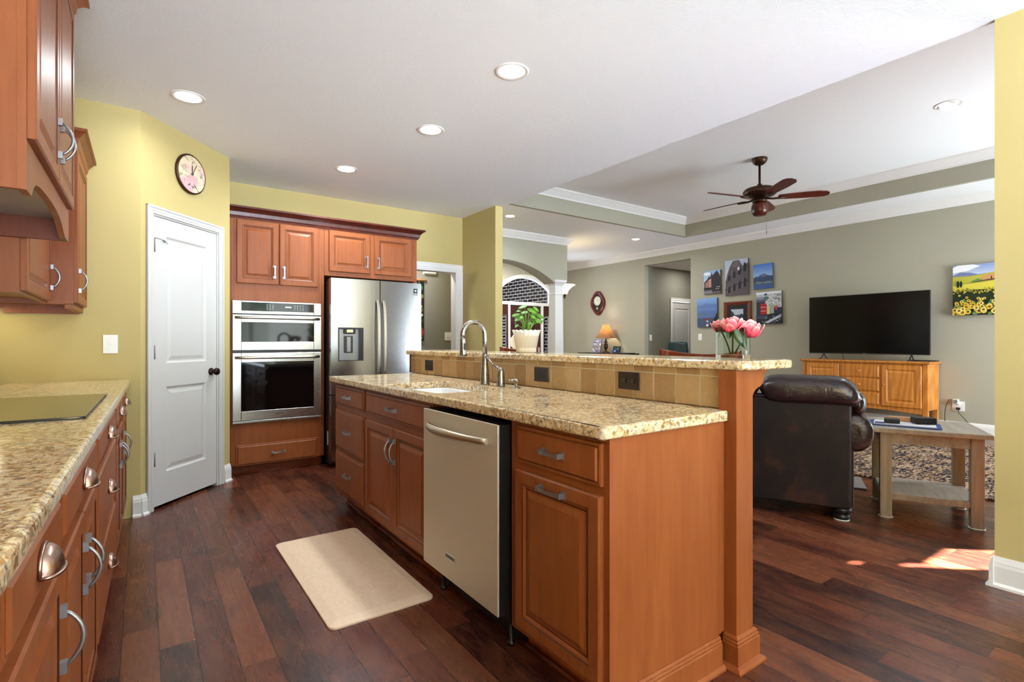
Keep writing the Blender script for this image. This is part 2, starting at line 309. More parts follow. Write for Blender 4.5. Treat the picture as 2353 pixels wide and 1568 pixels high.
# ---- raised-panel doors, drawer fronts and pulls, drawn in a frame (u, n, z)
def panel_door(T, w, h, t=.02, name='door', parent=None, mats=('cabinet_wood', 'glaze'), st=.052):
    mb = MB(); mb.T = T
    seq = [(0, 0, 0), (0, t-.005, 0), (.005, t, 0), (st-.007, t, 0), (st-.004, t-.003, 1), (st, t-.004, 0), (st+.008, t-.010, 0), (st+.012, t-.010, 1), (st+.02, t-.009, 0), (st+.038, t-.002, 0), (st+.040, t-.002, 1)]
    ls = [rect(i, w-i, i, h-i, n) for i, n, m in seq]
    mb.loops(ls, True, True, mats=[m for i, n, m in seq[:-1]][0:0] + [0, 0, 0, 1, 0, 0, 1, 0, 0, 0])
    mb.mi[-1] = 0
    return mb.build(name, list(mats), parent)
def slab_front(T, w, h, t=.02, name='drawer', parent=None, mats=('cabinet_wood', 'glaze')):
    mb = MB(); mb.T = T
    seq = [(0, 0), (0, t-.008), (.006, t-.006), (.010, t-.006), (.0125, t-.006), (.018, t)]
    ls = [rect(i, w-i, i, h-i, n) for i, n in seq]
    mb.loops(ls, True, True, mats=[0, 0, 0, 1, 0]); mb.mi[-1] = 0
    return mb.build(name, list(mats), parent)
def bow_pull(T, u, z, L, vert, parent, n0=.02, proj=.028, mat='pewter', name='handle'):
    mb = MB(); mb.T = T
    def P(a, n): return (u, n, z+a) if vert else (u+a, n, z)
    pts = [P(-L/2+L*i/12, n0+.006+proj*sin(pi*i/12)**.7) for i in range(13)]
    mb.tube(pts, [.0040+.0010*sin(pi*i/12) for i in range(13)], 8)
    for e in (-L/2, L/2):
        a = P(e, 0)
        if vert: mb.box(a[0]-.008, a[0]+.008, n0, n0+.012, a[2]-.012, a[2]+.012)
        else: mb.box(a[0]-.012, a[0]+.012, n0, n0+.012, a[2]-.008, a[2]+.008)
    return mb.build(name, mat, parent)
def bar_pull(T, u, z, L, parent, n0=.02, mat='pewter', vert=False):
    mb = MB(); mb.T = T
    def bx(a0, a1, n0_, n1_, c0, c1):
        if vert: mb.box(u+c0, u+c1, n0_, n1_, z+a0, z+a1)
        else: mb.box(u+a0, u+a1, n0_, n1_, z+c0, z+c1)
    for e in (-1, 1): bx(e*L/2-.005, e*L/2+.005, n0, n0+.026, -.009, .009); bx(e*L/2-.010, e*L/2+.010, n0, n0+.005, -.0125, .0125)
    ls = []
    for i in range(13):
        a = -L/2+L*i/12; q = n0+.017+sin(pi*i/12)*.008; c = .0068-.0018*sin(pi*i/12)
        ls.append([(u+x, nn, z+a) if vert else (u+a, nn, z+x) for x, nn in ((-c, q), (c, q), (c, q+.006), (-c, q+.006))])
    mb.loops(ls)
    return mb.build('handle', mat, parent)
def cup_pull(T, u, z, parent, w=.085, h=.045, d=.028, n0=.02):
    mb = MB(); mb.T = T
    nu, nv = 16, 8
    def f(a, b): return (u-w/2*cos(pi*a), n0+.002+d*sin(pi*a)**.6*sin(pi/2*b), z+h*sin(pi*a)**.55*cos(pi/2*b)-h*.35)
    mb.grid(f, nu, nv); mb.tube([(u-w/2*cos(pi*i/16), n0+.003+d*sin(pi*i/16)**.6, z-h*.35) for i in range(17)], .0026, 6)
    mb.tube([(u-w/2*cos(pi*i/16), n0+.003, z+h*sin(pi*i/16)**.55-h*.35) for i in range(17)], .003, 6)
    return mb.build('handle', 'copper_nickel', parent, solid=.002, fix=False)

# ================================================================== THE SETTING
CZ, LZ, TZ = 2.743, 3.048, 3.37          # kitchen ceiling, living ceiling, tray ceiling
struct(B('floor', 'floor_boards', (-.95, 12, -3.1, 13.2, -.08, 0)), 'dark red-brown hardwood plank floor')
struct(B('ceiling', 'ceiling_paint', (-.95, 3.39, -3.1, 5.83, CZ, 3.6)), 'flat white textured kitchen ceiling')
TX0, TX1, TY0, TY1 = 4.0, 7.85, .2, 5.72
struct(B('ceiling_living', 'ceiling_paint', (3.39, TX0-.06, -1.45, 10.1, LZ, LZ+.09), (TX1+.06, 8.72, -1.45, 10.1, LZ, LZ+.09), (TX0-.06, TX1+.06, -1.45, TY0-.06, LZ, LZ+.09), (TX0-.06, TX1+.06, TY1+.06, 10.1, LZ, LZ+.09)), 'lower white living room ceiling around the tray')
struct(B('ceiling_tray', 'ceiling_paint', (TX0-.1, TX1+.1, TY0-.1, TY1+.1, TZ, TZ+.1)), 'raised white tray ceiling with fan')
struct(B('wall_tray', 'olive_paint', (TX0-.06, TX0, TY0-.06, TY1+.06, LZ+.0, TZ), (TX1, TX1+.06, TY0-.06, TY1+.06, LZ+.0, TZ), (TX0, TX1, TY0-.06, TY0, LZ+.0, TZ), (TX0, TX1, TY1, TY1+.06, LZ+.0, TZ)), 'olive band around the tray ceiling')
struct(B('wall_left', 'yellow_paint', (-.86, -.74, -3.1, 4.43, 0, CZ)), 'yellow wall behind the cooktop counter')
struct(B('wall_kitchen', 'yellow_paint', (-.74, -.017, 4.31, 4.43, 0, CZ)), 'yellow wall at the end of the left counter')
C1 = Vector((-.017, 4.31, 0)); C2 = Vector((.597, 4.985, 0)); DT = (C2-C1).normalized(); DN = Vector((DT.y, -DT.x, 0)); DL = (C2-C1).length
DF = frame(C1, DT, DN)                   # (along the diagonal wall, out of it, up)
def dbox(mb, a, b, n0, n1, z0, z1): mb.T = DF; mb.box(a, b, n0, n1, z0, z1); mb.T = None
mb = MB(); D0, D1, DH = .098, .765, 2.075
dbox(mb, 0, D0, -.10, 0, 0, CZ); dbox(mb, D1, DL, -.10, 0, 0, CZ); dbox(mb, D0, D1, -.10, 0, DH, CZ)
struct(mb.build('wall_diagonal', 'yellow_paint'), 'diagonal yellow wall with the white pantry door')
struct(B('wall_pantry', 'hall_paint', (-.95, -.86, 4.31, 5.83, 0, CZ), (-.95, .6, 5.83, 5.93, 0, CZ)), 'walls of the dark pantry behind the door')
struct(B('wall_recess', 'yellow_paint', (.497, .597, 5.07, 5.83, 0, CZ)), 'yellow return wall beside the oven cabinet')
struct(B('wall_back', 'yellow_paint', (.497, 2.36, 5.71, 5.83, 0, CZ), (3.205, 3.29, 5.71, 5.83, 0, CZ), (2.36, 3.205, 5.71, 5.83, 2.06, CZ)), 'yellow back wall with cased doorway beside the refrigerator')
struct(B('wall_stub', 'yellow_paint', (3.29, 3.39, 4.955, 5.83, 0, CZ), (3.39, 3.75, 5.71, 5.83, 0, LZ), (3.75, 3.83, 5.71, 7.13, 0, LZ)), 'short yellow wall at the end of the kitchen')
struct(B('wall_right', 'yellow_paint', (3.36, 3.46, -3.1, .69, 0, CZ)), 'yellow wall end at the right edge')
struct(B('wall_sun_block', 'olive_paint', (3.46, 3.56, -9, -1.42, 0, 4.5), (3.39, 3.46, -1.45, .69, CZ, 3.2)), 'added outer wall that keeps sun out of the kitchen')  # tall unseen wall added to keep sun off the kitchen floor
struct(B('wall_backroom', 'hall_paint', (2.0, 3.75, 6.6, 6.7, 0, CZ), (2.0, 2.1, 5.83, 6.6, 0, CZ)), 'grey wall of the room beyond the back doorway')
struct(B('ceiling_backroom', 'ceiling_paint', (2.1, 3.75, 5.83, 6.6, 2.5, 2.6)), 'white ceiling beyond the back doorway')
# rear kitchen window wall behind the camera
w3f = MB()
for b in ((-.74, 3.36, 0, .42), (-.74, 3.36, 2.45, CZ), (-.74, -.62, .42, 2.45), (.62, .72, .42, 2.45), (1.95, 2.05, .42, 2.45), (3.26, 3.36, .42, 2.45)): w3f.box(b[0], b[1], -3.1, -3.0, b[2], b[3])
struct(w3f.build('window_3', 'trim_white'), 'white window wall of the kitchen behind the camera')
# living room walls
XW = 8.58
struct(B('wall_television', 'olive_paint', (XW, XW+.12, -1.45, 6.131, 0, LZ), (XW, XW+.12, 7.258, 9.92, 0, LZ), (XW, XW+.12, 6.131, 7.258, 2.78, LZ)), 'long olive living room wall behind the television')
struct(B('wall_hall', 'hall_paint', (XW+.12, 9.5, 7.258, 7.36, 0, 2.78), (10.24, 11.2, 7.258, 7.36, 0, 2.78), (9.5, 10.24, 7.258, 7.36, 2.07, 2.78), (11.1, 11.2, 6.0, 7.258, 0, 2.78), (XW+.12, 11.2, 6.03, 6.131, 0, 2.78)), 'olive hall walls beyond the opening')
struct(B('ceiling_hall', 'ceiling_paint', (XW+.12, 11.2, 6.03, 7.36, 2.78, 2.88)), 'white hall ceiling')
# south wall of the living room with openings cut to shape the sun patch and one added
def holes_wall(name, m, x0, x1, y0, y1, z0, z1, holes, label):
    xs = sorted({x0, x1, *[h[0] for h in holes], *[h[1] for h in holes]}); zs = sorted({z0, z1, *[h[2] for h in holes], *[h[3] for h in holes]})
    mb = MB()
    for a, b in zip(xs, xs[1:]):
        for c, d in zip(zs, zs[1:]):
            mx, mz = (a+b)/2, (c+d)/2
            if not any(h[0] < mx < h[1] and h[2] < mz < h[3] for h in holes): mb.box(a, b, y0, y1, c, d)
    return struct(mb.build(name, m), label)
holes_wall('wall_south', 'olive_paint', 3.46, XW+.12, -1.33, -1.30, 0, LZ, [(5.995, 6.34, .1, 2.2), (5.90, 5.995, .1, 2.26), (5.90, 5.995, 2.375, 2.42), (6.75, 8.25, .35, 2.3)], 'olive wall behind, with a narrow window')
w2f = MB()
for b in ((6.68, 6.76, .28, 2.37), (8.24, 8.32, .28, 2.37), (6.76, 8.24, .28, .36), (6.76, 8.24, 2.29, 2.37), (7.47, 7.53, .36, 2.29)): w2f.box(b[0], b[1], -1.42, -1.28, b[2], b[3])
w2 = w2f.build('added_window', 'trim_white'); struct(w2, 'unseen window added behind the living room for light')  # unseen window, added as a place for the fill lamp
mb = MB(); mb.box(6.76, 8.24, -1.40, -1.39, .36, 2.29); mb.build('shade', 'cloth_white', w2)  # blank white sheet added to stop the sun behind the fill lamp
dl = bpy.data.lights.new('living_room_fill', 'AREA'); dl.shape = 'RECTANGLE'; dl.size = 1.44; dl.size_y = 1.9; dl.energy = 140; dl.color = (.82, .94, 1)  # fill lamp added in front of the shade to brighten the living room
lo = bpy.data.objects.new('living_room_fill', dl); COL.objects.link(lo); lo.location = (7.5, -1.27, 1.32); lo.rotation_euler = (pi/2, 0, 0); lo.rotation_euler = Vector((0, 1, 0)).to_track_quat('-Z', 'Z').to_euler()
# arch wall
AX, AR, AHW = 4.92, 2.0, 1.10
def az(x): return 2.56-AR+sqrt(max(0, AR*AR-(x-AX)**2))
poly = [(3.39, 0), (AX-AHW, 0)] + [(AX-AHW+2*AHW*i/24, az(AX-AHW+2*AHW*i/24)) for i in range(25)]
mb = MB()
up = [(AX-AHW+2*AHW*i/24, az(AX-AHW+2*AHW*i/24)) for i in range(25)]
Y0, Y1 = 7.13, 7.43
for (xa, za), (xb, zb) in zip(up, up[1:]):
    mb.add([(xa, Y0, za), (xb, Y0, zb), (xb, Y0, LZ), (xa, Y0, LZ), (xa, Y1, za), (xb, Y1, zb), (xb, Y1, LZ), (xa, Y1, LZ)], [(0, 1, 2, 3), (7, 6, 5, 4), (0, 4, 5, 1)])
mb.box(3.39, AX-AHW, Y0, Y1, 0, LZ); mb.box(AX+AHW, 6.31, Y0, Y1, 2.30, LZ)
struct(mb.build('wall_arch', 'olive_paint', fix=False), 'olive wall over the foyer arch')
# foyer front wall with arched entry unit
FX, FHW, FY = 7.38, .80, 9.8
def fz(x, top=2.74, r=1.25): return top-r+sqrt(max(0, r*r-(x-FX)**2))
mb = MB(); Y0, Y1 = FY, FY+.14
fp = [(FX-FHW+2*FHW*i/24, fz(FX-FHW+2*FHW*i/24)) for i in range(25)]
for (xa, za), (xb, zb) in zip(fp, fp[1:]):
    mb.add([(xa, Y0, za), (xb, Y0, zb), (xb, Y0, LZ), (xa, Y0, LZ), (xa, Y1, za), (xb, Y1, zb), (xb, Y1, LZ), (xa, Y1, LZ)], [(0, 1, 2, 3), (7, 6, 5, 4), (0, 4, 5, 1)])
mb.box(4.5, FX-FHW, Y0, Y1, 0, LZ); mb.box(FX+FHW, XW+.12, Y0, Y1, 0, LZ); mb.box(4.5, 4.6, 7.43, Y0, 0, LZ)
struct(mb.build('wall_foyer', 'olive_paint', fix=False), 'olive foyer wall around the front door')
# ---- trim: crowns, baseboards, casings
CR = [(0, 0), (.012, 0), (.018, .02), (.05, .05), (.082, .085), (.094, .095), (.1, .115), (0, .115)]     # (out, up from bottom)
def crown_x(name, x, sgn, y0, y1, ztop, lab, h=.115):       # along Y on a wall at x, projecting sgn
    mb = MB(); mb.prism([(x+sgn*o, ztop-.115+u) for o, u in CR], lambda a, b, t: (a, t, b), y0, y1); return struct(mb.build(name, 'trim_white'), lab)
def crown_y(name, y, sgn, x0, x1, ztop, lab):
    mb = MB(); mb.prism([(y+sgn*o, ztop-.115+u) for o, u in CR], lambda a, b, t: (t, a, b), x0, x1); return struct(mb.build(name, 'trim_white'), lab)
crown_x('trim_1', XW, -1, -1.3, 9.8, LZ, 'white crown moulding over the television wall')
mb = MB(); mb.loops([[(*f(o), LZ-.115+u) for o, u in CR] for f in (lambda o: (3.39, 7.13-o), lambda o: (6.31+o, 7.13-o), lambda o: (6.31+o, 7.43))]); struct(mb.build('trim_2', 'trim_white'), 'white crown moulding over the arch')
crown_x('trim_4', TX1, -1, TY0, TY1, TZ, 'white crown along the far side of the tray')
crown_y('trim_5', TY1, -1, TX0, TX1, TZ, 'white crown along the end of the tray')
crown_x('trim_6', TX0, 1, TY0, TY1, TZ, 'white crown along the near side of the tray')
BP = [(0, 0), (.028, 0), (.028, .012), (.016, .022), (.016, .100), (.013, .112), (.013, .118), (.008, .132), (.004, .145), (0, .145)]
def base_line(name, p, q, nrm, lab):
    p, q, nn = Vector(p), Vector(q), Vector(nrm).normalized(); mb = MB()
    mb.loops([[tuple(e+nn*o+Vector((0, 0, u))) for o, u in BP] for e in (p, q)]); return struct(mb.build(name, 'trim_white'), lab)
base_line('baseboard_right', (3.36, .69, 0), (3.36, -3.0, 0), (-1, 0, 0), 'tall white baseboard on the right wall')
base_line('baseboard_right_end', (3.332, .69, 0), (3.46, .69, 0), (0, 1, 0), 'white baseboard around the wall end')
base_line('baseboard_television', (XW, -1.3, 0), (XW, 6.131, 0), (-1, 0, 0), 'white baseboard under the television wall')
base_line('baseboard_television_far', (XW, 7.258, 0), (XW, 9.8, 0), (-1, 0, 0), 'white baseboard beyond the hall')
base_line('baseboard_pantry', C1+DT*-.001, C1+DT*.047, DN, 'white baseboard left of the pantry door')
base_line('baseboard_pantry_right', C1+DT*.831, C1+DT*DL, DN, 'white baseboard right of the pantry door')
base_line('baseboard_kitchen', (-.06, 4.31, 0), (-.013, 4.31, 0), (0, -1, 0), 'white baseboard at the counter end')
base_line('baseboard_stub', (3.29, 4.955, 0), (3.39, 4.955, 0), (0, -1, 0), 'white baseboard on the short yellow wall')
base_line('baseboard_stub_side', (3.29, 4.955, 0), (3.29, 5.71, 0), (-1, 0, 0), 'white baseboard along the short yellow wall')
# pantry door with its casing
mb = MB()
def casing(mb, a0, a1, z1, w, T, t=.02, leg0=0.):
    mb.T = T
    for x0, x1, za, zb in ((a0-w, a0, leg0, z1+w), (a1, a1+w, leg0, z1+w), (a0, a1, z1, z1+w)):
        mb.box(x0, x1, 0, t*.7, za, zb)
    for x0, x1, za, zb in ((a0-w, a0-w+.016, leg0, z1+w), (a1+w-.016, a1+w, leg0, z1+w), (a0-w, a1+w, z1+w-.016, z1+w)): mb.box(x0, x1, 0, t, za, zb)
    for x0, x1, za, zb in ((a0-w*.45, a0-w*.3, leg0, z1+w*.3), (a1+w*.3, a1+w*.45, leg0, z1+w*.3), (a0-w*.45, a1+w*.45, z1+w*.3, z1+w*.45)): mb.box(x0, x1, 0, t*.85, za, zb)
    mb.T = None
casing(mb, D0, D1, DH, .055, DF)
dbox(mb, D0, D0+.012, -.10, .004, 0, DH); dbox(mb, D1-.012, D1, -.10, .004, 0, DH); dbox(mb, D0, D1, -.10, .004, DH-.012, DH)
struct(mb.build('trim_7', 'door_white', bevel=.003), 'white casing around the pantry door')
def two_panel_door(T, w, h, panels, parent, mname='door_white', t=.035, name='door_slab'):
    mb = MB(); mb.T = T
    us = [0]; x0, x1 = panels[0][0], panels[0][1]
    mb.box(0, w, -t, -.012, 0, h)                       # core
    zz = [0] + [z for p in panels for z in p[2:]] + [h]
    mb.box(0, x0, -.012, 0, 0, h); mb.box(x1, w, -.012, 0, 0, h)
    for a, b in zip(zz[::2], zz[1::2]): mb.box(x0, x1, -.012, 0, a, b)
    for p in panels:
        ls = [[(p[0]+i, n, p[2]+i), (p[1]-i, n, p[2]+i), (p[1]-i, n, p[3]-i), (p[0]+i, n, p[3]-i)] for i, n in ((0, 0), (.012, -.010), (.022, -.011), (.05, -.004))]
        mb.loops(ls, False, True)
    return mb.build(name, mname, parent, fix=True)
d1 = bpy.data.objects.new('door_1', None); COL.objects.link(d1); struct(d1, 'white two-panel pantry door in the diagonal wall')
SW = D1-D0-.03; T = frame(C1+DT*(D0+.015)-DN*.004+Vector((0, 0, .022)), DT, DN)
two_panel_door(T, SW, DH-.036, [(.115, SW-.115, .225, .835), (.115, SW-.115, 1.005, DH-.036-.125)], d1)
mb = MB(); mb.T = T; mb.lathe([(.030, 0), (.030, .006), (.012, .012), (.010, .03), (.026, .04), (.030, .052), (.024, .064), (.004, .068)], (SW-.062, 0, .918), 20, axis='y')
k = mb.build('knob', 'bronze', d1); k['label'] = 'dark bronze round knob'
for z in (.29, 1.04, 1.79):
    mb = MB(); mb.T = T; mb.box(-.013, .004, .0, .010, z, z+.09); mb.tube([(-.004, .011, z-.004), (-.004, .011, z+.094)], .006, 8); mb.build('hinge', 'grey_plastic', d1)
mb = MB(); mb.T = T; mb.tube([(-.002, .014, 1.885), (.03, .03, 1.88), (.05, .035, 1.872)], .003, 6); mb.tube([(.05, .035, 1.872), (.062, .036, 1.868)], .009, 8); mb.tube([(.062, .036, 1.868), (.10, .025, 1.86)], .003, 6); mb.build('door_stop', 'grey_plastic', d1)
# doorway casing in the back wall
mb = MB(); T = frame((0, 5.71, 0), (1, 0, 0), (0, -1, 0)); casing(mb, 2.36, 3.205, 2.06, .082, T); mb.box(2.36, 2.375, 5.70, 5.83, 0, 2.06); mb.box(3.19, 3.205, 5.70, 5.83, 0, 2.06); mb.box(2.36, 3.205, 5.70, 5.83, 2.045, 2.06)
struct(mb.build('trim_8', 'trim_white', bevel=.003), 'white casing around the back doorway')
# hall door
mb = MB(); T = frame((0, 7.258, 0), (1, 0, 0), (0, -1, 0)); casing(mb, 9.5, 10.24, 2.07, .075, T); struct(mb.build('trim_9', 'trim_white', bevel=.003), 'white casing around the hall door')
d2 = bpy.data.objects.new('door_2', None); COL.objects.link(d2); struct(d2, 'white door at the end of the hall')
T = frame((9.51, 7.275, .015), (1, 0, 0), (0, -1, 0)); two_panel_door(T, .72, 2.04, [(.12, .60, .22, .85), (.12, .60, 1.02, 1.90)], d2)
mb = MB(); mb.lathe([(.028, 0), (.012, -.01), (.01, -.03), (.028, -.05), (.02, -.065)], (10.17, 7.258, .95), 14, axis='y'); mb.build('knob', 'bronze', d2)
# column carrying the arch
mb = MB(); cx, cy = 6.165, 7.28
def sq(h, z): return [(cx-h, cy-h, z), (cx+h, cy-h, z), (cx+h, cy+h, z), (cx-h, cy+h, z)]
mb.loops([sq(h, z) for h, z in ((.14, 0), (.14, .16), (.12, .18), (.108, .20), (.088, 2.02), (.088, 2.03), (.098, 2.035), (.098, 2.055), (.088, 2.06), (.088, 2.20), (.10, 2.205), (.105, 2.225), (.12, 2.235), (.135, 2.26), (.143, 2.265), (.143, 2.30), (.12, 2.30))])
struct(mb.build('trim_10', 'trim_white'), 'white tapered square column under the arch')
# front door unit: arched transom, sidelights, door
mb = MB(); fw_, Ya, Yb = .055, FY-.02, FY+.10
def ring(i): return [(FX-FHW+i+2*(FHW-i)*k/24, fz(FX-FHW+2*FHW*k/24)-i) for k in range(25)]
ro, ri = ring(-.02), ring(.06)
for (a, b, c_, d) in zip(ro, ro[1:], ri, ri[1:]):
    mb.add([(a[0], Ya, a[1]), (b[0], Ya, b[1]), (d[0], Ya, d[1]), (c_[0], Ya, c_[1]), (a[0], Yb, a[1]), (b[0], Yb, b[1]), (d[0], Yb, d[1]), (c_[0], Yb, c_[1])], [(0, 1, 2, 3), (4, 7, 6, 5), (3, 2, 6, 7), (0, 4, 5, 1)])
mb.box(FX-FHW-.02, FX-FHW+.06, Ya, Yb, 0, 2.56); mb.box(FX+FHW-.06, FX+FHW+.02, Ya, Yb, 0, 2.56)
mb.box(FX-FHW, FX+FHW, Ya, Yb, 2.04, 2.11)
for x in (6.86, 7.84): mb.box(x, x+.05, Ya, Yb, 0, 2.04)
wf = mb.build('window_1', 'trim_white'); struct(wf, 'white arched frame around the front door')
mb = MB(); g = ring(.05)
mb.add([(x, FY+.05, z) for x, z in g] + [(g[-1][0], FY+.05, 2.09), (g[0][0], FY+.05, 2.09)], [list(range(27))]); mb.build('transom_pane', 'pane_glass', wf, fix=False)
for x0, x1 in ((6.64, 6.86), (7.89, 8.12)):
    mb = MB(); fr = .045
    mb.box(x0, x0+fr, FY, FY+.05, .02, 2.04); mb.box(x1-fr, x1, FY, FY+.05, .02, 2.04); mb.box(x0+fr, x1-fr, FY, FY+.05, .02, .35); mb.box(x0+fr, x1-fr, FY, FY+.05, 1.80, 2.04)
    s_ = mb.build('sidelight', 'front_door_wood', wf); s_['label'] = 'dark wood sidelight'
    mb = MB(); mb.add([(x0+fr, FY+.025, .35), (x1-fr, FY+.025, .35), (x1-fr, FY+.025, 1.80), (x0+fr, FY+.025, 1.80)], [(0, 1, 2, 3)]); mb.build('pane', 'pane_glass', s_, fix=False)
d3 = bpy.data.objects.new('door_3', None); COL.objects.link(d3); struct(d3, 'dark brown panelled front door')
T = frame((6.915, FY+.02, .01), (1, 0, 0), (0, -1, 0))
mb = MB(); mb.T = T; mb.box(0, .92, -.04, 0, 0, 2.02)
for u0, u1 in ((.12, .42), (.5, .8)):
    for z0, z1 in ((.2, .75), (.9, 1.35), (1.5, 1.88)):
        mb.loops([[(u0+i, q, z0+i), (u1-i, q, z0+i), (u1-i, q, z1-i), (u0+i, q, z1-i)] for i, q in ((0, 0), (.0, .012), (.02, .012), (.03, .003), (.06, .012))], False, True)
mb.build('door_slab', 'front_door_wood', d3)
mb = MB(); mb.lathe([(.03, 0), (.012, -.01), (.03, -.05), (.01, -.065)], (7.76, FY+.02, 1.0), 14, axis='y'); mb.build('knob', 'bronze', d3)
# brick porch outside
mb = MB(); mb.box(8.25, 8.45, FY+.14, 12.7, 0, 4)
struct(mb.build('wall_porch', 'brick_side'), 'dark brick side wall of the porch')
mb = MB(); PX, PR = 7.0, 1.05; pp = [(PX-.95+1.9*i/20, 1.75+sqrt(max(0, PR**2-(-.95+1.9*i/20)**2))-.35) for i in range(21)]
for (xa, za), (xb, zb) in zip(pp, pp[1:]):
    mb.add([(xa, 12.5, za), (xb, 12.5, zb), (xb, 12.5, 4), (xa, 12.5, 4), (xa, 12.75, za), (xb, 12.75, zb), (xb, 12.75, 4), (xa, 12.75, 4)], [(0, 1, 2, 3), (7, 6, 5, 4), (0, 4, 5, 1)])
mb.box(PX+.95, 8.25, 12.5, 12.75, 0, 4); mb.box(4.4, PX-.95, 12.5, 12.75, 0, 4)
struct(mb.build('wall_porch_arch', 'brick_front', fix=False), 'dark brick porch arch')
struct(B('ceiling_porch', 'trim_white', (5.0, 8.45, FY+.14, 12.5, 3.4, 3.5)), 'porch ceiling')

# ================================================================== LEFT COUNTER RUN (slightly rotated run along the left wall)
LA = math.atan(.0165)
def LX(y, x=0): return -.163 + .0165*y + x                 # door-front line of the left run
def lf(y, z=0, n=0):                                        # frame on the left run: u along +Y, n towards the room
    u = Vector((sin(LA), cos(LA), 0)); nn = Vector((cos(LA), -sin(LA), 0))
    return Vector((LX(y), y, z)) + nn*n, u, nn
def left_unit(name, y0, y1, label, doors, drawers, group=None, top=.886):
    o, u, nn = lf(y0, 0, -.02); t = thing(name, label, 'cabinet', tuple(o), -LA+0)
    # local: x outward (room side), y along the run
    w = (y1-y0)/cos(LA)
    mb = MB(); mb.box(-.555, 0, .0015, w-.0015, .10, top); mb.build('body', 'cabinet_wood', t)
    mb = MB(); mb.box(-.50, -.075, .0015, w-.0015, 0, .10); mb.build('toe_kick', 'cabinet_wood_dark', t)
    for a, b, z0, z1, pl in drawers:
        T = frame((0, a, z0), (0, 1, 0), (1, 0, 0)); d = slab_front(T, b-a, z1-z0, parent=t); cup_pull(T, (b-a)/2, (z1-z0)/2, d)
    for a, b, z0, z1, pu in doors:
        T = frame((0, a, z0), (0, 1, 0), (1, 0, 0)); d = panel_door(T, b-a, z1-z0, parent=t); bow_pull(T, (b-a-.035) if pu > 0 else .035, z1-z0-.145, .115, True, d, proj=.032)
    return t
left_unit('base_cabinet', .28, .938, 'nearest left base cabinet, cut by the lower left corner', [(.03, .635, .125, .715, -1)], [(.03, .635, .742, .862, 0)])
left_unit('base_cabinet', .94, 1.458, 'left base cabinet with one drawer and one door, second from the camera', [(.02, .50, .125, .715, 1)], [(.02, .50, .742, .862, 0)])
left_unit('base_cabinet', 1.46, 2.238, 'left base cabinet with two doors meeting under one drawer, before the cooktop', [(.02, .385, .125, .715, 1), (.393, .758, .125, .715, -1)], [(.02, .758, .742, .862, 0)])
left_unit('base_cabinet', 2.24, 3.218, 'base cabinet with three stacked drawers under the cooktop', [], [(.02, .955, .742, .862, 0), (.02, .955, .435, .722, 0), (.02, .955, .125, .415, 0)])
left_unit('base_cabinet', 3.22, 3.858, 'base cabinet just past the cooktop with one drawer over doors', [(.02, .31, .125, .715, 1), (.32, .618, .125, .715, -1)], [(.02, .618, .742, .862, 0)])
left_unit('base_cabinet', 3.86, 4.30, 'narrow base cabinet against the yellow end wall', [(.02, .415, .125, .715, -1)], [(.02, .415, .742, .862, 0)])
o, u, nn = lf(.27, 0, .02)
ct = thing('granite_countertop', 'speckled tan granite countertop along the left wall holding the cooktop', 'countertop', tuple(o), -LA)
mb = MB(); mb.box(-.60, 0, 0, 4.035, .893-.004, .93); mb.build('slab', 'granite', ct, .012, 3)
ck = thing('cooktop', 'flat black glass cooktop set in the left granite counter', 'cooktop', (LX(2.16)-.005, 2.19, .931), -LA)
mb = MB(); mb.prism(rrect(-.50, -.025, 0, .90, .012, 4), lambda a, b, t: (a, b, t), 0, .007); mb.build('glass_top', 'cook_glass', ck, .002)
mb = MB(); mb.prism(rrect(-.504, -.021, -.004, .904, .014, 4), lambda a, b, t: (a, b, t), -.0, .003); mb.build('rim', 'black', ck)
tag(B('backsplash', 'travertine', (-.739, -.729, .3, 4.30, .94, 1.36)), 'tile backsplash strip on the left wall above the counter', 'backsplash')
# ================================================================== LEFT UPPER CABINETS AND HOOD
HX, HA, HB = -.262, 1.93, 2.91
hd = thing('range_hood_cabinet', 'tall wall cabinet with arched valance hiding the range hood', 'cabinet', (-.735, HA, 0))
hw = HB-HA; hx = HX+.735
mb = MB(); mb.box(0, hx-.02, 0, .02, 1.60, 2.60); mb.build('side_panel', 'cabinet_wood', hd, .001)
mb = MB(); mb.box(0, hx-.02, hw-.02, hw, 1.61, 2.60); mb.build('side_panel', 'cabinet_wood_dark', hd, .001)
# valance: arched board
av = [(0, 1.60), (.085, 1.60)] + [(.085+.06*i/6, 1.60+.052*sin(pi/2*i/6)) for i in range(1, 7)] + [(.145+.70*i/20, 1.652+.022*sin(pi*i/20)) for i in range(1, 20)]
av = [(0, 1.60), (.08, 1.600), (.088, 1.606), (.11, 1.628), (.15, 1.648), (.22, 1.660), (.34, 1.667), (.48, 1.670), (.60, 1.668), (.68, 1.660), (.75, 1.645), (.81, 1.625), (.85, 1.612), (.87, 1.608), (hw, 1.608)]
mb = MB(); poly = av + [(hw, 2.60), (0, 2.60)]
mb.T = None
n_ = len(av)
for (ya, za), (yb, zb) in zip(av, av[1:]):
    mb.add([(hx-.02, ya, za), (hx-.02, yb, zb), (hx-.02, yb, 2.6), (hx-.02, ya, 2.6), (hx, ya, za), (hx, yb, zb), (hx, yb, 2.6), (hx, ya, 2.6)], [(3, 2, 1, 0), (4, 5, 6, 7), (0, 1, 5, 4)])
mb.add([(hx-.02, 0, 1.6), (hx, 0, 1.6), (hx, 0, 2.6), (hx-.02, 0, 2.6)], [(0, 1, 2, 3)]); mb.add([(hx-.02, hw, 1.608), (hx, hw, 1.608), (hx, hw, 2.6), (hx-.02, hw, 2.6)], [(3, 2, 1, 0)])
mb.build('arched_valance', 'cabinet_wood', hd, fix=False)
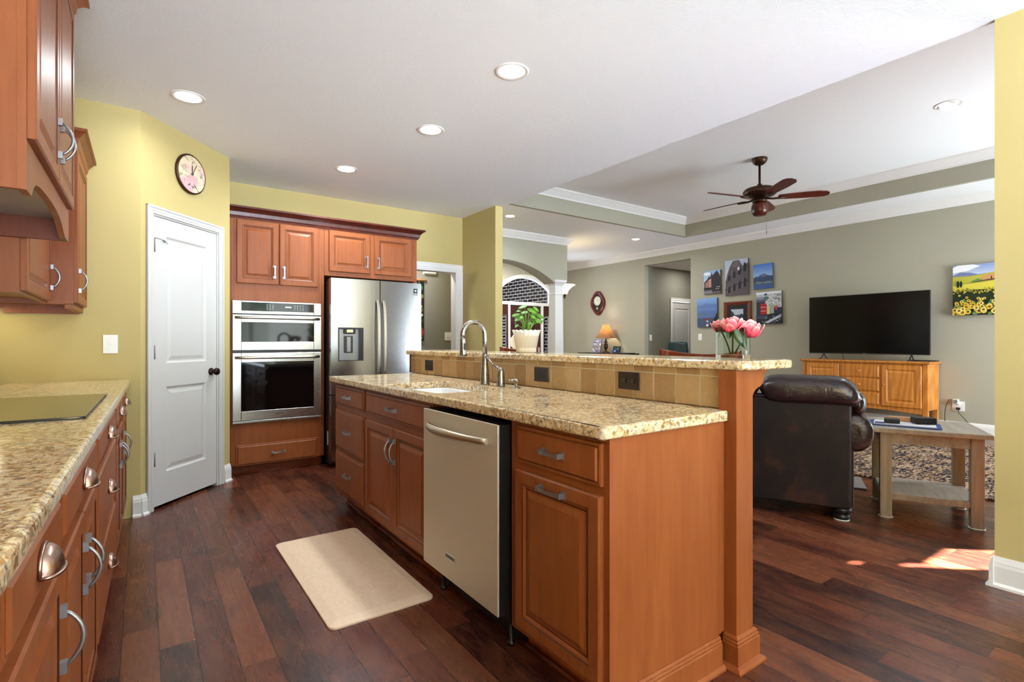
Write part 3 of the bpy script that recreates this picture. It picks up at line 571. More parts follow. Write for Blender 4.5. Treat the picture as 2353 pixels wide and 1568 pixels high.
mb = MB(); mb.box(0, hx-.02, .02, hw-.02, 1.70, 1.72); mb.box(.12, .18, .25, .75, 1.692, 1.70); lin_ = mb.build('hood_liner', 'liner_grey', hd)
for f_ in (.72, .28): mb = MB(); mb.lathe([(.03, 1.690), (.034, 1.7)], (.27, hw*f_, 0), 14); mb.build('hood_lamp', 'hood_bulb', lin_)
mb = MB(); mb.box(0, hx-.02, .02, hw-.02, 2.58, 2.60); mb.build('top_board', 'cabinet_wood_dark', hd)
for a, b, pu in ((.012, .484, 1), (.492, .966, -1)):
    T = frame((hx, a, 1.745), (0, 1, 0), (1, 0, 0)); d = panel_door(T, b-a, .835, parent=hd, name='door'); bow_pull(T, (b-a-.03) if pu > 0 else .03, .145, .115, True, d, proj=.034)
KP = [(0, 0), (.012, 0), (.016, .012), (.022, .02), (.028, .05), (.05, .075), (.066, .082), (.066, .098), (0, .098)]
def cab_crown(name, parent, x1, y0, y1, z, m='cabinet_wood', near=True, far=False):   # crown on a cabinet: room side x1, ends at y0 / y1 (local)
    mb = MB(); a = [(0, y0, 1)] ; ls = []
    for k, (o, h) in enumerate(KP): pass
    path = []
    path.append(lambda o: (0.0, y0-(o if near else 0))); path.append(lambda o: (x1+o, y0-(o if near else 0))); path.append(lambda o: (x1+o, y1+(o if far else 0)))
    if far: path.append(lambda o: (0.0, y1+o))
    mb.loops([[(*f(o), z+h) for o, h in KP] for f in path]); return mb.build(name, m, parent)
cab_crown('crown', hd, hx, 0, hw, 2.585, far=True)
def upper(name, label, x0, x1, y0, y1, z0, z1, doors, crown=None, doorz=None):
    t = thing(name, label, 'cabinet', (x0, y0, 0)); w = y1-y0; d = x1-x0
    mb = MB(); mb.box(0, d, 0, .018, z0, z1); mb.box(0, d, w-.018, w, z0, z1); mb.box(0, d, .018, w-.018, z0+.025, z0+.043); mb.box(0, d, .018, w-.018, z1-.02, z1); mb.box(0, .012, .018, w-.018, z0+.043, z1-.02); mb.box(d-.02, d, .018, .05, z0, z1); mb.box(d-.02, d, w-.05, w-.018, z0, z1); mb.box(d-.02, d, .05, w-.05, z0, z0+.05); mb.box(d-.02, d, .05, w-.05, z1-.05, z1); mb.build('body', 'cabinet_wood', t)
    for a, b, pu in doors:
        T = frame((d, a, z0+.012), (0, 1, 0), (1, 0, 0)); dd = panel_door(T, b-a, z1-z0-.03, parent=t); bow_pull(T, (b-a-.03) if pu > 0 else .03, .125, .11, True, dd, proj=.03)
    if crown: cab_crown('crown', t, d, 0, w, z1-.008)
    return t
ua = upper('upper_cabinet', 'wall cabinet behind the hood, its door seen below the valance', -.735, -.42, 2.93, 3.70, 1.385, 2.24, [(.03, .74, 1)])
ub = upper('upper_cabinet', 'tall narrow wall cabinet with crown against the yellow wall', -.735, -.315, 3.705, 4.30, 1.385, 2.25, [(.03, .57, -1)], crown=True)
mb = MB(); mb.box(.05, .40, .57, .592, 1.355, 1.392); mb.box(.385, .42, .0, .592, 1.362, 1.388); mb.build('light_rail', 'cabinet_wood', ub)
mb = MB(); mb.box(.02, .05, .08, .50, 1.392, 1.404); mb.build('under_light', 'strip_glow', ub)
al = bpy.data.lights.new('under_cabinet_light', 'AREA'); al.energy = .7; al.color = (1, .93, .62); al.shape = 'RECTANGLE'; al.size = .04; al.size_y = .4
lo = bpy.data.objects.new('under_cabinet_light', al); COL.objects.link(lo); lo.parent = ub; lo.location = (.035, .3, 1.388)

# ================================================================== BACK CABINETS, OVEN, FRIDGE (face plane Y = 5.10)
BY = 5.10
oc = thing('oven_cabinet', 'tall wood cabinet framing the double wall oven', 'cabinet', (.603, BY, 0))
w = 1.412-.603
mb = MB(); mb.box(0, .02, 0, .60, .09, 2.28); mb.box(w-.02, w, 0, .60, .09, 2.28); mb.box(.02, w-.02, .59, .60, .09, 2.28); mb.box(.02, .04, 0, .02, .09, 2.28); mb.box(w-.045, w-.02, 0, .02, .09, 2.28); mb.box(.04, w-.045, 0, .02, 1.535, 2.28); mb.box(.04, w-.045, 0, .02, .09, .462); mb.box(.02, w-.02, .02, .59, .44, .462); mb.build('body', 'cabinet_wood', oc, .0015)
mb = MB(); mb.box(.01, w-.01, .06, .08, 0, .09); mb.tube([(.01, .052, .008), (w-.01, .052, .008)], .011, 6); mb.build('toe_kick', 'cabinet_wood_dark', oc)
for a, b, pu in ((.060, .400, 1), (.410, .750, -1)):
    T = frame((a, 0, 1.697), (1, 0, 0), (0, -1, 0)); d = panel_door(T, b-a, .56, parent=oc); bar_pull(T, b-a-.035 if pu > 0 else .035, .115, .095, d, vert=True)
T = frame((.055, 0, .086), (1, 0, 0), (0, -1, 0)); d = slab_front(T, .69, .183, parent=oc); bar_pull(T, .345, .0915, .10, d)
fc = thing('fridge_cabinet', 'wood cabinet over the refrigerator with two raised-panel doors', 'cabinet', (1.414, BY, 0))
w = 2.378-1.414
mb = MB(); mb.box(0, w, 0, .60, 1.818, 2.28); mb.box(w-.02, w, .05, .60, .0, 1.818); mb.build('body', 'cabinet_wood', fc, .0015)
for a, b, pu in ((.042, .446, 1), (.496, .900, -1)):
    T = frame((a, 0, 1.862), (1, 0, 0), (0, -1, 0)); d = panel_door(T, b-a, .395, parent=fc); bar_pull(T, b-a-.035 if pu > 0 else .035, .115, .095, d, vert=True)
cr = MB(); pth = [lambda o: (.603, BY-o), lambda o: (2.378+o, BY-o), lambda o: (2.378+o, BY+.60)]
cr.loops([[(*f(o*1.1), 2.268+h) for o, h in KP] for f in pth]); tag(cr.build('crown_moulding', 'mahogany'), 'dark stained crown running over the oven and refrigerator cabinets', 'moulding')
# double wall oven
ov = thing('double_oven', 'stainless microwave and wall oven stacked in the tall cabinet', 'oven', (.628, BY, 0)); w = 1.378-.628
mb = MB(); mb.box(.03, w-.03, .0, .52, .48, 1.53); mb.build('housing', 'black', ov)
def bezel(x0, x1, z0, z1, wx0, wx1, wz0, wz1, name, t=.032, m='stainless'):
    mb = MB(); mb.box(x0, wx0, -t, .0, z0, z1); mb.box(wx1, x1, -t, .0, z0, z1); mb.box(wx0, wx1, -t, .0, z0, wz0); mb.box(wx0, wx1, -t, .0, wz1, z1); return mb.build(name, m, ov, .003)
cp = bezel(0, w, 1.428, 1.543, .07, .682, 1.455, 1.528, 'control_panel', .028)
mb = MB(); mb.box(.07, .682, -.022, -.001, 1.455, 1.528); kp = mb.build('control_display', 'black_glass', cp)
for gx, nk in ((.275, 3), (.51, 4)):
    mb = MB()
    for i in range(nk):
        for j in range(3): mb.box(gx+i*.024, gx+i*.024+.008, -.0235, -.022, 1.472+j*.018, 1.478+j*.018)
    mb.build('key_marks', 'grey_panel', kp)
mb = MB(); mb.box(.43, .485, -.0235, -.022, 1.49, 1.503); mb.build('clock_display', 'grey_panel', kp)
md = bezel(0, w, 1.105, 1.420, .068, .682, 1.180, 1.352, 'microwave_door', .034)
mb = MB(); mb.box(.068, .682, -.026, -.001, 1.180, 1.352); mb.build('glass', 'black_glass', md)
od = bezel(0, w, .485, 1.082, .068, .682, .568, .998, 'oven_door', .034)
mb = MB(); mb.box(.068, .682, -.026, -.001, .568, .998); mb.build('glass', 'black_glass', od)
mb = MB(); mb.box(.335, .425, -.0375, -.034, .524, .540); bd = mb.build('badge', 'grey_panel', od); mb = MB(); mb.box(.341, .419, -.0385, -.0375, .528, .536); mb.build('badge_plate', 'chrome', bd)
for z, par in ((1.393, md), (1.040, od)):
    mb = MB(); pts = [(.022+.706*i/16, -.040-.030*min(1, 3*sin(pi*i/16)), z) for i in range(17)]; mb.tube(pts, .0135, 10); mb.build('handle', 'handle_steel', par)
mb = MB(); mb.box(.01, w-.01, -.018, 0, 1.084, 1.104); mb.build('vent_slot', 'black', ov)
mb = MB(); mb.box(0, w, -.036, 0, .462, .482); mb.build('bottom_trim', 'stainless', ov, .003)
# refrigerator
fr = thing('refrigerator', 'stainless french door refrigerator with ice dispenser', 'refrigerator', (1.420, 4.90, 0)); w = 2.335-1.420
mb = MB(); mb.box(.008, w-.008, .075, .76, .02, 1.755); mb.build('cabinet', 'dark_panel', fr, .004)
def fdoor(x0, x1, z0, z1, name, hole=None):
    mb = MB(); n_ = 10; bow = lambda x: -.016*(1-((x-w/2)/(w/2))**2)
    xs = sorted({x0+(x1-x0)*i/n_ for i in range(n_+1)} | ({hole[0], hole[1]} if hole else set())); zs = sorted({z0, z1} | ({hole[2], hole[3]} if hole else set()))
    inh = lambda a, b: hole and hole[0] <= a < hole[1] and hole[2] <= b < hole[3]
    for a, b in zip(xs, xs[1:]):
        for c, d in zip(zs, zs[1:]):
            if inh(a, c): continue
            mb.add([(a, bow(a), c), (b, bow(b), c), (b, bow(b), d), (a, bow(a), d)], [(0, 1, 2, 3)], True)
        mb.add([(a, bow(a), z1), (b, bow(b), z1), (b, .07, z1), (a, .07, z1)], [(0, 1, 2, 3)], False); mb.add([(a, bow(a), z0), (b, bow(b), z0), (b, .07, z0), (a, .07, z0)], [(3, 2, 1, 0)], False)
    for x, s_ in ((x0, 1), (x1, -1)): mb.add([(x, bow(x), z0), (x, bow(x), z1), (x, .07, z1), (x, .07, z0)], [(0, 1, 2, 3) if s_ > 0 else (3, 2, 1, 0)], False)
    mb.add([(x0, .07, z0), (x1, .07, z0), (x1, .07, z1), (x0, .07, z1)], [(3, 2, 1, 0)], False)
    return mb.build(name, 'fridge_steel', fr, fix=False)
SX = .468
dl = fdoor(.0, SX-.004, .69, 1.777, 'left_door', (.064, .303, .998, 1.314)); dr = fdoor(SX+.004, w, .69, 1.777, 'right_door'); dz = fdoor(0, w, .06, .675, 'freezer_drawer')
mb = MB(); mb.box(.064, .303, .02, .055, .998, 1.314); di = mb.build('dispenser', 'grey_panel', dl)
mb = MB()
for b in ((.064, .072, -.014, .03, .998, 1.314), (.265, .303, -.014, .02, .998, 1.314), (.072, .265, -.014, .03, 1.30, 1.314), (.072, .265, -.014, .03, .998, 1.004)): mb.box(*b)
mb.build('dispenser_frame', 'black', di)
mb = MB(); mb.box(.12, .23, -.004, .02, 1.255, 1.30); mb.build('spout_block', 'black', di, .006); mb = MB(); mb.box(.145, .205, -.006, .0, 1.268, 1.296); mb.build('spout', 'chrome', di)
mb = MB(); mb.box(.125, .210, .010, .02, 1.075, 1.235); mb.build('paddle', 'charcoal', di, .004); mb = MB(); mb.box(.150, .185, .004, .012, 1.085, 1.225); mb.build('lever', 'grey_panel', di)
for s_, x in ((-1, SX-.030), (1, SX+.032)):
    mb = MB(); ls = []
    for i in range(15):
        f = i/14; z = .84+.745*f; y = -.022-.045*sin(pi*f)**.5; ls.append([(x-.013, y, z), (x+.013, y, z), (x+.013, y-.014, z), (x-.013, y-.014, z)])
    mb.loops(ls); mb.build('handle', 'handle_steel', dl if s_ < 0 else dr, .003)
mb = MB(); mb.tube([(.06, -.045, .63), (w-.06, -.045, .63)], .014, 10); mb.box(.08, .11, -.045, .0, .62, .64); mb.box(w-.11, w-.08, -.045, 0, .62, .64); mb.build('handle', 'handle_steel', dz)
mb = MB(); bx = .826; mb.box(bx, bx+.044, -.006, -.003, 1.657, 1.722); st = mb.build('sticker', 'black', dr)
mb = MB(); mb.tube([(bx+.014, -.0068, 1.709), (bx+.016, -.0068, 1.695), (bx+.022, -.0068, 1.690), (bx+.028, -.0068, 1.695), (bx+.030, -.0068, 1.709)], .0022, 6); mb.box(bx+.019, bx+.025, -.0072, -.006, 1.694, 1.707); mb.box(bx+.004, bx+.040, -.0068, -.006, 1.672, 1.674)
for i in range(4): mb.box(bx+.007+i*.008, bx+.012+i*.008, -.0068, -.006, 1.662, 1.668)
mb.build('sticker_mark', 'plastic_white', st)
for x_ in (.01, w-.06): mb = MB(); mb.box(x_, x_+.05, .10, .16, 1.757, 1.775); mb.build('hinge_cover', 'dark_panel', fr)
mb = MB(); mb.box(-.0, .012, .12, .125, .2, .33); mb.build('side_label', 'plastic_white', fr)

# ================================================================== ISLAND (front faces the left run; frame plane X = 1.14)
IX, ITOP = 1.14, .889
def island_unit(name, y0, y1, label, doors, drawers, back=1.738):
    t = thing(name, label, 'cabinet', (IX, y0, 0)); w = y1-y0; d = back-IX
    mb = MB(); mb.box(0, .02, .001, w-.001, .105, ITOP); mb.box(.02, d, .001, .018, .105, ITOP); mb.box(.02, d, w-.018, w-.001, .105, ITOP); mb.box(.02, d, .018, w-.018, .105, .123); mb.build('body', 'cabinet_wood', t)
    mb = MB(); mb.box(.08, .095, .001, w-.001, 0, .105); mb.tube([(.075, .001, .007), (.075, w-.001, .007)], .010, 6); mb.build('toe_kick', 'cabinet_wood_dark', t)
    for a, b, z0, z1, pl in drawers:
        T = frame((0, a, z0), (0, 1, 0), (-1, 0, 0)); d_ = slab_front(T, b-a, z1-z0, parent=t)
        if pl: bar_pull(T, (b-a)/2, (z1-z0)/2, .095, d_)
    for a, b, z0, z1, pu in doors:
        T = frame((0, a, z0), (0, 1, 0), (-1, 0, 0)); d_ = panel_door(T, b-a, z1-z0, parent=t)
        if pu == 0: bar_pull(T, (b-a)/2, z1-z0-.034, .115, d_)
        else: bow_pull(T, (b-a-.03) if pu > 0 else .03, z1-z0-.125, .115, True, d_, proj=.03)
    return t
island_unit('island_cabinet', 3.165, 3.80, 'island cabinet of three drawers at the end nearest the oven', [], [(.025, .605, .737, .872, 1), (.025, .605, .428, .702, 1), (.025, .605, .135, .408, 1)])
island_unit('island_cabinet', 2.255, 3.163, 'island sink cabinet with two doors under one wide false drawer', [(.012, .45, .128, .702, 1), (.456, .895, .128, .702, -1)], [(.012, .895, .738, .870, 1)])
ie = island_unit('island_cabinet', 1.11, 1.605, 'island cabinet at the near end with a pull-out door under one drawer', [(.012, .45, .132, .712, 0)], [(.012, .445, .741, .872, 1)])
mb = MB(); mb.box(.0, .566, -.010, .001, .0, ITOP); mb.box(.566, .60, -.010, .001, .119, ITOP); mb.box(-.001, .022, -.014, -.010, 0, ITOP); mb.build('end_panel', 'cabinet_wood', ie, .001)
mb = MB(); prof = [(0, 0), (.030, 0), (.030, .008), (.022, .018), (.015, .02), (.015, .085), (.012, .09), (.013, .096), (.008, .10), (.009, .106), (.003, .112), (0, .112)]
mb.loops([[(x, -.010-o, h) for o, h in prof] for x in (.0, .566)]); mb.build('base_moulding', 'cabinet_wood', ie)
# dishwasher
dw = thing('dishwasher', 'stainless dishwasher with bowed handle in the island', 'dishwasher', (IX, 1.61, 0)); w = .64
mb = MB(); mb.box(.005, .58, .01, w-.01, .10, .865); mb.build('tub', 'black', dw)
mb = MB(); mb.box(-.052, .004, .004, w-.004, .145, .868); mb.build('door_edge', 'black', dw, .003)
mb = MB()
mb.box(-.058, -.050, .004, w-.004, .145, .868); dd = mb.build('door', 'stainless_door', dw, .003)
mb = MB(); ls = []
for i in range(21):
    f = i/20; y = .07+.50*f; x = -.060-.052*sin(pi*f)**.55; z = .797; h = .013+.006*sin(pi*f)
    ls.append([(x+.010*cos(a)-.004, y, z+h*sin(a)) for a in [2*pi*k/10 for k in range(10)]])
mb.loops(ls, smooth=True); mb.build('handle', 'handle_steel', dd)
mb = MB(); mb.box(-.0605, -.058, .325, .415, .235, .262); bd = mb.build('badge', 'chrome', dd); mb = MB(); mb.box(-.0612, -.0605, .329, .411, .239, .258); pl = mb.build('badge_plate', 'grey_panel', bd)
mb = MB()
for i in range(9): mb.box(-.0618, -.0612, .337+i*.0078, .342+i*.0078, .244, .253)
mb.build('badge_letters', 'charcoal', pl)
mb = MB(); mb.box(.05, .06, .01, w-.01, .02, .135); mb.build('kick_plate', 'black', dw)
mb = MB(); mb.lathe([(.014, 0), (.016, .012), (.008, .016), (.008, .10)], (.03, .04, 0), 10); mb.lathe([(.014, 0), (.016, .012), (.008, .016), (.008, .10)], (.03, w-.04, 0), 10); mb.build('levelling_foot', 'black', dw)
# countertop with an undermount sink cut-out
def cut_slab(mb, out, inn, z0, z1):
    n_ = len(out); ls = [[(x, y, z0) for x, y in inn], [(x, y, z0) for x, y in out], [(x, y, z1) for x, y in out], [(x, y, z1) for x, y in inn]]
    mb.loops(ls, closed=True)
SXa, SXb, SYa, SYb = 1.160, 1.570, 2.26, 2.94
def ray_rect(cx, cy, a, x0, x1, y0, y1):
    dx, dy = cos(a), sin(a); t = min(((x1 if dx > 0 else x0)-cx)/dx if abs(dx) > 1e-9 else 1e9, ((y1 if dy > 0 else y0)-cy)/dy if abs(dy) > 1e-9 else 1e9); return cx+dx*t, cy+dy*t
inn = rrect(SXa, SXb, SYa, SYb, .06, 8)
def boundary(x0, x1, y0, y1, r):
    return rrect(x0, x1, y0, y1, r, 8)
out = boundary(1.098, 1.766, 1.082, 3.845, .018)
out[0:9] = [(1.737, 1.082+.045*i/4) for i in range(5)] + [(1.737+.029*i/4, 1.127) for i in range(1, 5)]
mb = MB(); cut_slab(mb, out, inn, .891, .93)
ic = thing('island_countertop', 'lower granite countertop of the island around the sink', 'countertop')
mb.build('slab', 'granite', ic, .011, 3)
sk = thing('sink', 'white undermount sink in the island counter', 'sink')
mb = MB(); ol = lambda e, z, rr: [(x, y, z) for x, y in rrect(SXa-e, SXb+e, SYa-e, SYb+e, rr, 8)]
mb.loops([ol(.03, .890, .08), ol(-.002, .890, .058), ol(-.003, .88, .058), ol(-.010, .74, .055), ol(-.05, .715, .05), ], False, True, smooth=True)
mb.build('basin', 'porcelain', sk, fix=False)
mb = MB(); mb.lathe([(.045, .716), (.045, .719), (.03, .7185), (.028, .717)], (1.37, 2.6, 0), 18); mb.build('drain', 'chrome', sk)
# knee wall with its tiled face, post, corbel, raised bar
TXF = 1.765
kw = thing('knee_wall', 'tiled knee wall between the island counter and raised bar', 'partition')
mb = MB(); mb.box(TXF+.012, TXF+.11, 1.125, 3.90, 0, 1.077); mb.build('core', 'cabinet_wood', kw)
mb = MB(); mb.box(TXF+.004, TXF+.0118, 1.125, 3.90, .931, 1.077); mb.build('grout', 'grout', kw)
mb = MB(); yy = 1.105; rows = ((.932, 1.047), (1.053, 1.0765))
while yy < 3.90:
    for z0, z1 in rows:
        a, b = max(yy+.004, 1.126), min(yy+.109, 3.898)
        if b-a > .02: mb.box(TXF+random.uniform(-.0006, .0006), TXF+.005, a, b, z0, z1)
    yy += .113
mb.build('tiles', 'travertine', kw, .002, 2)
mb = MB(); mb.box(TXF-.003, TXF+.012, 3.90, 3.915, .93, 1.077); mb.build('edge_strip', 'mahogany', kw)
po = thing('island_post', 'square wood post carrying the near end of the raised bar', 'post', (0, 0, 0))
mb = MB(); mb.box(1.741, 1.819, 1.052, 1.124, 0, 1.077); mb.box(1.819, 1.825, 1.062, 1.124, 0, 1.077); mb.box(1.825, 1.856, 1.056, 1.124, 0, 1.077); mb.build('shaft', 'cabinet_wood', po, .0015)
mb = MB()
def blk(e, z): return [(1.741-e, 1.052-e, z), (1.856+e, 1.052-e, z), (1.856+e, 1.0985, z), (1.741-e, 1.0985, z)]
mb.loops([blk(e, z) for e, z in ((.032, 0), (.032, .006), (.026, .014), (.016, .018), (.015, .02), (.015, .088), (.012, .092), (.013, .099), (.008, .103), (.009, .110), (.003, .116), (.001, .118))]); mb.build('base_block', 'cabinet_wood', po)
mb = MB(); cp_ = [(1.856, 1.077), (1.975, 1.077), (1.975, 1.066), (1.950, 1.064), (1.948, 1.045), (1.942, 1.028), (1.930, 1.016), (1.915, 1.010), (1.900, 1.006), (1.885, .998), (1.872, .985), (1.862, .968), (1.856, .955)]
mb.prism(cp_, lambda a, b, t: (a, t, b), 1.064, 1.105); mb.build('corbel', 'cabinet_wood', po)
br = thing('bar_counter', 'raised speckled granite bar top along the island', 'countertop')
BZ = 1.113
mb = MB(); mb.prism(rrect(1.738, 2.095, 1.015, 3.96, .04, 8), lambda a, b, t: (a, b, t), 1.078, BZ); mb.build('slab', 'granite', br, .010, 3)
# outlets on the tile
def plate(name, m, T, w, h, kind, label, cat='outlet', t=.006, face=None, group=None):
    t_ = thing(name, label, cat, tuple(T.translation), 0, group); L = T.copy(); L.translation = Vector((0, 0, 0))
    mb = MB(); mb.T = L; mb.box(-w/2, w/2, .0005, t, -h/2, h/2); p = mb.build('cover_plate', m, t_, .002)
    mb = MB(); mb.T = L
    if kind == 'duplex_h':
        for c in (-.024, .024): mb.prism([(c+.015*cos(a), .0135*sin(a)) for a in [2*pi*i/16 for i in range(16)]], lambda a, b, q: (a, q, b), t-.001, t+.0025)
        mb.build('socket', face or m, t_); mb = MB(); mb.T = L
        for c in (-.024, .024):
            for d in (-.006, .006): mb.box(c-.004, c+.004, t+.0024, t+.003, d-.0012, d+.0012)
            mb.box(c+.008, c+.011, t+.0024, t+.003, -.002, .002)
        mb.box(-.002, .002, t, t+.001, -.002, .002); mb.build('slots', 'grey_panel' if m == 'outlet_brown' else 'charcoal', t_)
    elif kind == 'duplex_v':
        for c in (-.02, .02): mb.prism([(.0145*cos(a), c+.0125*sin(a)) for a in [2*pi*i/16 for i in range(16)]], lambda a, b, q: (a, q, b), t-.001, t+.0025)
        mb.build('socket', face or m, t_)
    elif kind == 'rocker':
        mb.box(-.019, .019, t-.001, t+.003, -.034, .034); mb.build('rocker', face or m, t_, .001)
    elif kind == 'toggle':
        mb.box(-.005, .005, t, t+.012, -.004, .010); mb.build('toggle', face or m, t_, .001)
    elif kind == 'toggle2':
        for c in (-.023, .023):
            mb = MB(); mb.T = L; mb.box(c-.005, c+.005, t, t+.012, -.004, .010); mb.build('toggle', face or m, t_, .001)
    elif kind == 'rocker_h':
        mb.box(-.034, .034, t-.001, t+.003, -.02, .02); mb.build('rocker', face or m, t_, .001)
    return t_
def tile_fr(y, z): return frame((TXF-.0012, y, z), (0, 1, 0), (-1, 0, 0))
plate('outlet', 'outlet_brown', tile_fr(3.56, 1.002), .125, .078, 'duplex_h', 'small dark outlet at the far end of the tile, left of the faucet', face='socket_dark')
plate('light_switch', 'outlet_brown', tile_fr(2.20, 1.003), .122, .078, 'rocker_h', 'dark brown switch plate on the tile, just right of the soap dispenser', 'switch', face='socket_dark')
plate('outlet', 'outlet_brown', tile_fr(1.578, 1.008), .122, .078, 'duplex_h', 'dark brown double outlet on the tile near the post', face='socket_dark')
# faucet, soap dispenser
fa = thing('faucet', 'brushed nickel gooseneck faucet with side lever behind the sink', 'faucet', (1.635, 2.575, .9301))
mb = MB(); mb.lathe([(.030, 0), (.030, .006), (.027, .010), (.0275, .05), (.024, .085), (.0195, .12), (.0175, .165), (.0185, .168), (.0185, .176), (.015, .178)], n=20); mb.build('body', 'nickel', fa)
sp = [(0, 0, .17), (0, 0, .26)]; rr = .072
for i in range(1, 15):
    a = pi*i/14*1.06; sp.append((-rr+rr*cos(a), .012*i/14, .288+rr*1.06*sin(a)))
mb = MB(); mb.tube(sp, .0145, 14); so = mb.build('spout', 'nickel', fa)
e = Vector(sp[-1]); d = (e-Vector(sp[-2])).normalized()
mb = MB(); mb.tube([e, e+d*.01, e+d*.03, e+d*.06, e+d*.09, e+d*.105, e+d*.108], [.0150, .0175, .0165, .0185, .022, .022, .019], 16); sh = mb.build('spray_head', 'nickel', fa)
mb = MB(); q = e+d*.05; mb.box(q.x-.007, q.x+.007, q.y-.024, q.y-.016, q.z-.02, q.z+.018); mb.build('button', 'charcoal', sh, .004)
mb = MB(); mb.lathe([(.026, 0), (.026, .006), (.023, .010), (.0225, .055), (.0205, .062), (.021, .07), (.019, .085), (.012, .10), (.003, .106)], (.008, -.155, 0), 20); hb = mb.build('handle_base', 'nickel', fa)
mb = MB(); mb.tube([(.008, -.145, .092), (.004, -.12, .105), (0, -.085, .118), (-.002, -.055, .142), (-.002, -.03, .160), (-.002, -.018, .162)], [.010, .009, .0075, .007, .0085, .006], 10); mb.build('lever', 'nickel', hb)
sd_ = thing('soap_dispenser', 'small nickel soap dispenser beside the faucet', 'soap dispenser', (1.652, 2.283, .9301))
mb = MB(); mb.lathe([(.024, 0), (.024, .003), (.012, .006), (.009, .012), (.009, .03), (.016, .034), (.018, .042), (.012, .048), (.003, .05)], n=18); mb.build('pump', 'nickel', sd_)
mb = MB(); mb.tube([(0, 0, .04), (-.02, .014, .041), (-.038, .026, .036)], .006, 8); mb.build('nozzle', 'nickel', sd_)
# floor mat
mt = MB(); mp_ = [(0.0, 0, .0), (.003, .014, 0), (.045, .02, 0)]
mt.loops([[(x, y, .0005) for x, y in rrect(0, .475, 0, 1.095, .035)], [(x, y, .008) for x, y in rrect(0, .475, 0, 1.095, .035)], [(x, y, .0105) for x, y in rrect(.004, .471, .004, 1.091, .033)], [(x, y, .019) for x, y in rrect(.045, .430, .045, 1.05, .01)]])
o = mt.build('kitchen_mat', 'mat_weave'); o.location = (.618, 2.145, 0); tag(o, 'beige cushioned mat lying on the floor before the sink', 'mat')
# light switch and clock in the kitchen
plate('light_switch', 'plastic_white', frame((-.178, 4.31, 1.165), (1, 0, 0), (0, -1, 0)), .078, .122, 'toggle', 'white light switch on the yellow wall above the left counter', 'switch')
CKp = C1+DT*.446+Vector((0, 0, 2.455)); ckl = thing('hanging_clock', 'round flower-painted clock on the diagonal yellow wall', 'clock', tuple(CKp)); L = frame((0, 0, 0), DT, DN)
mb = MB(); mb.T = L; mb.lathe([(.146, .001), (.150, .006), (.150, .020), (.143, .026), (.136, .024)], n=40, axis='y'); mb.build('rim', 'bronze_brown', ckl)
mb = MB(); mb.T = L; mb.lathe([(.137, .020), (.137, .0245)], n=40, axis='y'); dial = mb.build('dial', 'painted_dial', ckl)
mb = MB(); mb.T = L; mb.box(-.003, .003, .026, .028, 0, .065); mb.T = L @ Matrix.Rotation(R(28), 4, 'Y'); mb.box(-.002, .002, .028, .030, 0, .09); mb.T = L; mb.lathe([(.009, .025), (.009, .032)], n=12, axis='y'); mb.build('hands', 'black', ckl)
mb = MB(); mb.T = L
for x, z, a in ((-.03, -.085, .5), (.01, -.095, -.4), (.03, -.085, -.8)): mb.prism([(x-.022*cos(a), z-.022*sin(a)), (x+.006*sin(a), z-.006*cos(a)), (x+.022*cos(a), z+.022*sin(a)), (x-.006*sin(a), z+.006*cos(a))], lambda a_, b_, q: (a_, q, b_), .0245, .0252)
mb.build('painted_bird', 'black', dial)

# ================================================================== RECESSED LIGHTS
def can(x, y, z, label, r=.085, power=CAN_W, aim=None):
    t = thing('recessed_light', label, 'ceiling light', (x, y, z), 0)
    mb = MB(); mb.lathe([(r-.012, -.001), (r+.004, -.006), (r+.014, -.003), (r+.014, -.0005)], n=32, cap=False); mb.build('trim_ring', 'trim_white', t, fix=False)
    if aim is None:
        mb = MB(); mb.lathe([(.001, -.003), (r-.012, -.003), (r-.012, -.0005)], n=32, cap=False); mb.build('lens', 'can_glow', t)
    else:
        mb = MB(); mb.T = aim; mb.lathe([(.03, .03), (r*.68, .012), (r*.72, -.02), (r*.66, -.024)], n=24, cap=False); mb.build('eyeball', 'trim_white', t, fix=False)
        mb = MB(); mb.T = aim; mb.lathe([(.001, -.018), (r*.66, -.018), (r*.66, -.012)], n=24, cap=False); mb.build('lens', 'can_glow', t)
    l = bpy.data.lights.new('recessed_lamp', 'AREA'); l.shape = 'DISK'; l.size = .14; l.energy = power; l.color = (.86, .95, 1.0); l.spread = R(165)
    lo = bpy.data.objects.new('recessed_lamp', l); COL.objects.link(lo); lo.parent = t; lo.location = (0, 0, -.012 if aim is None else -.05)
    return t
can(.231, 3.89, CZ, 'recessed ceiling light nearest the diagonal yellow wall', power=5.5)
can(1.732, 2.437, CZ, 'largest recessed ceiling light, over the near part of the island', power=9)
can(1.726, 3.46, CZ, 'recessed ceiling light over the faucet, second back over the island')
can(1.496, 4.69, CZ, 'recessed ceiling light in front of the oven and refrigerator cabinets')
can(4.443, 6.298, LZ, 'recessed ceiling light beside the yellow wall end, before the arch', .075, CAN_LR)
can(7.315, 6.389, LZ, 'recessed ceiling light below the far corner of the tray', .075, CAN_LR)
can(6.05, 1.56, TZ, 'swivelled eyeball light in the tray ceiling, right of the fan', .095, CAN_LR, aim=Matrix.Rotation(R(24), 4, Vector((.5, .85, 0))))
def fill_lamp(name, x, y, z, e, size=.2, col=(1, .96, .9)):
    l = bpy.data.lights.new(name, 'AREA'); l.shape = 'DISK'; l.size = size; l.energy = e; l.color = col
    lo = bpy.data.objects.new(name, l); COL.objects.link(lo); lo.location = (x, y, z); return lo
fill_lamp('hall_fill', 9.6, 6.7, 2.76, 8.5); fill_lamp('foyer_fill', 6.2, 8.7, 3.03, 60); fill_lamp('back_room_fill', 2.9, 6.2, 2.48, 9)  # unseen fill lamps without fixtures, added to light the side rooms

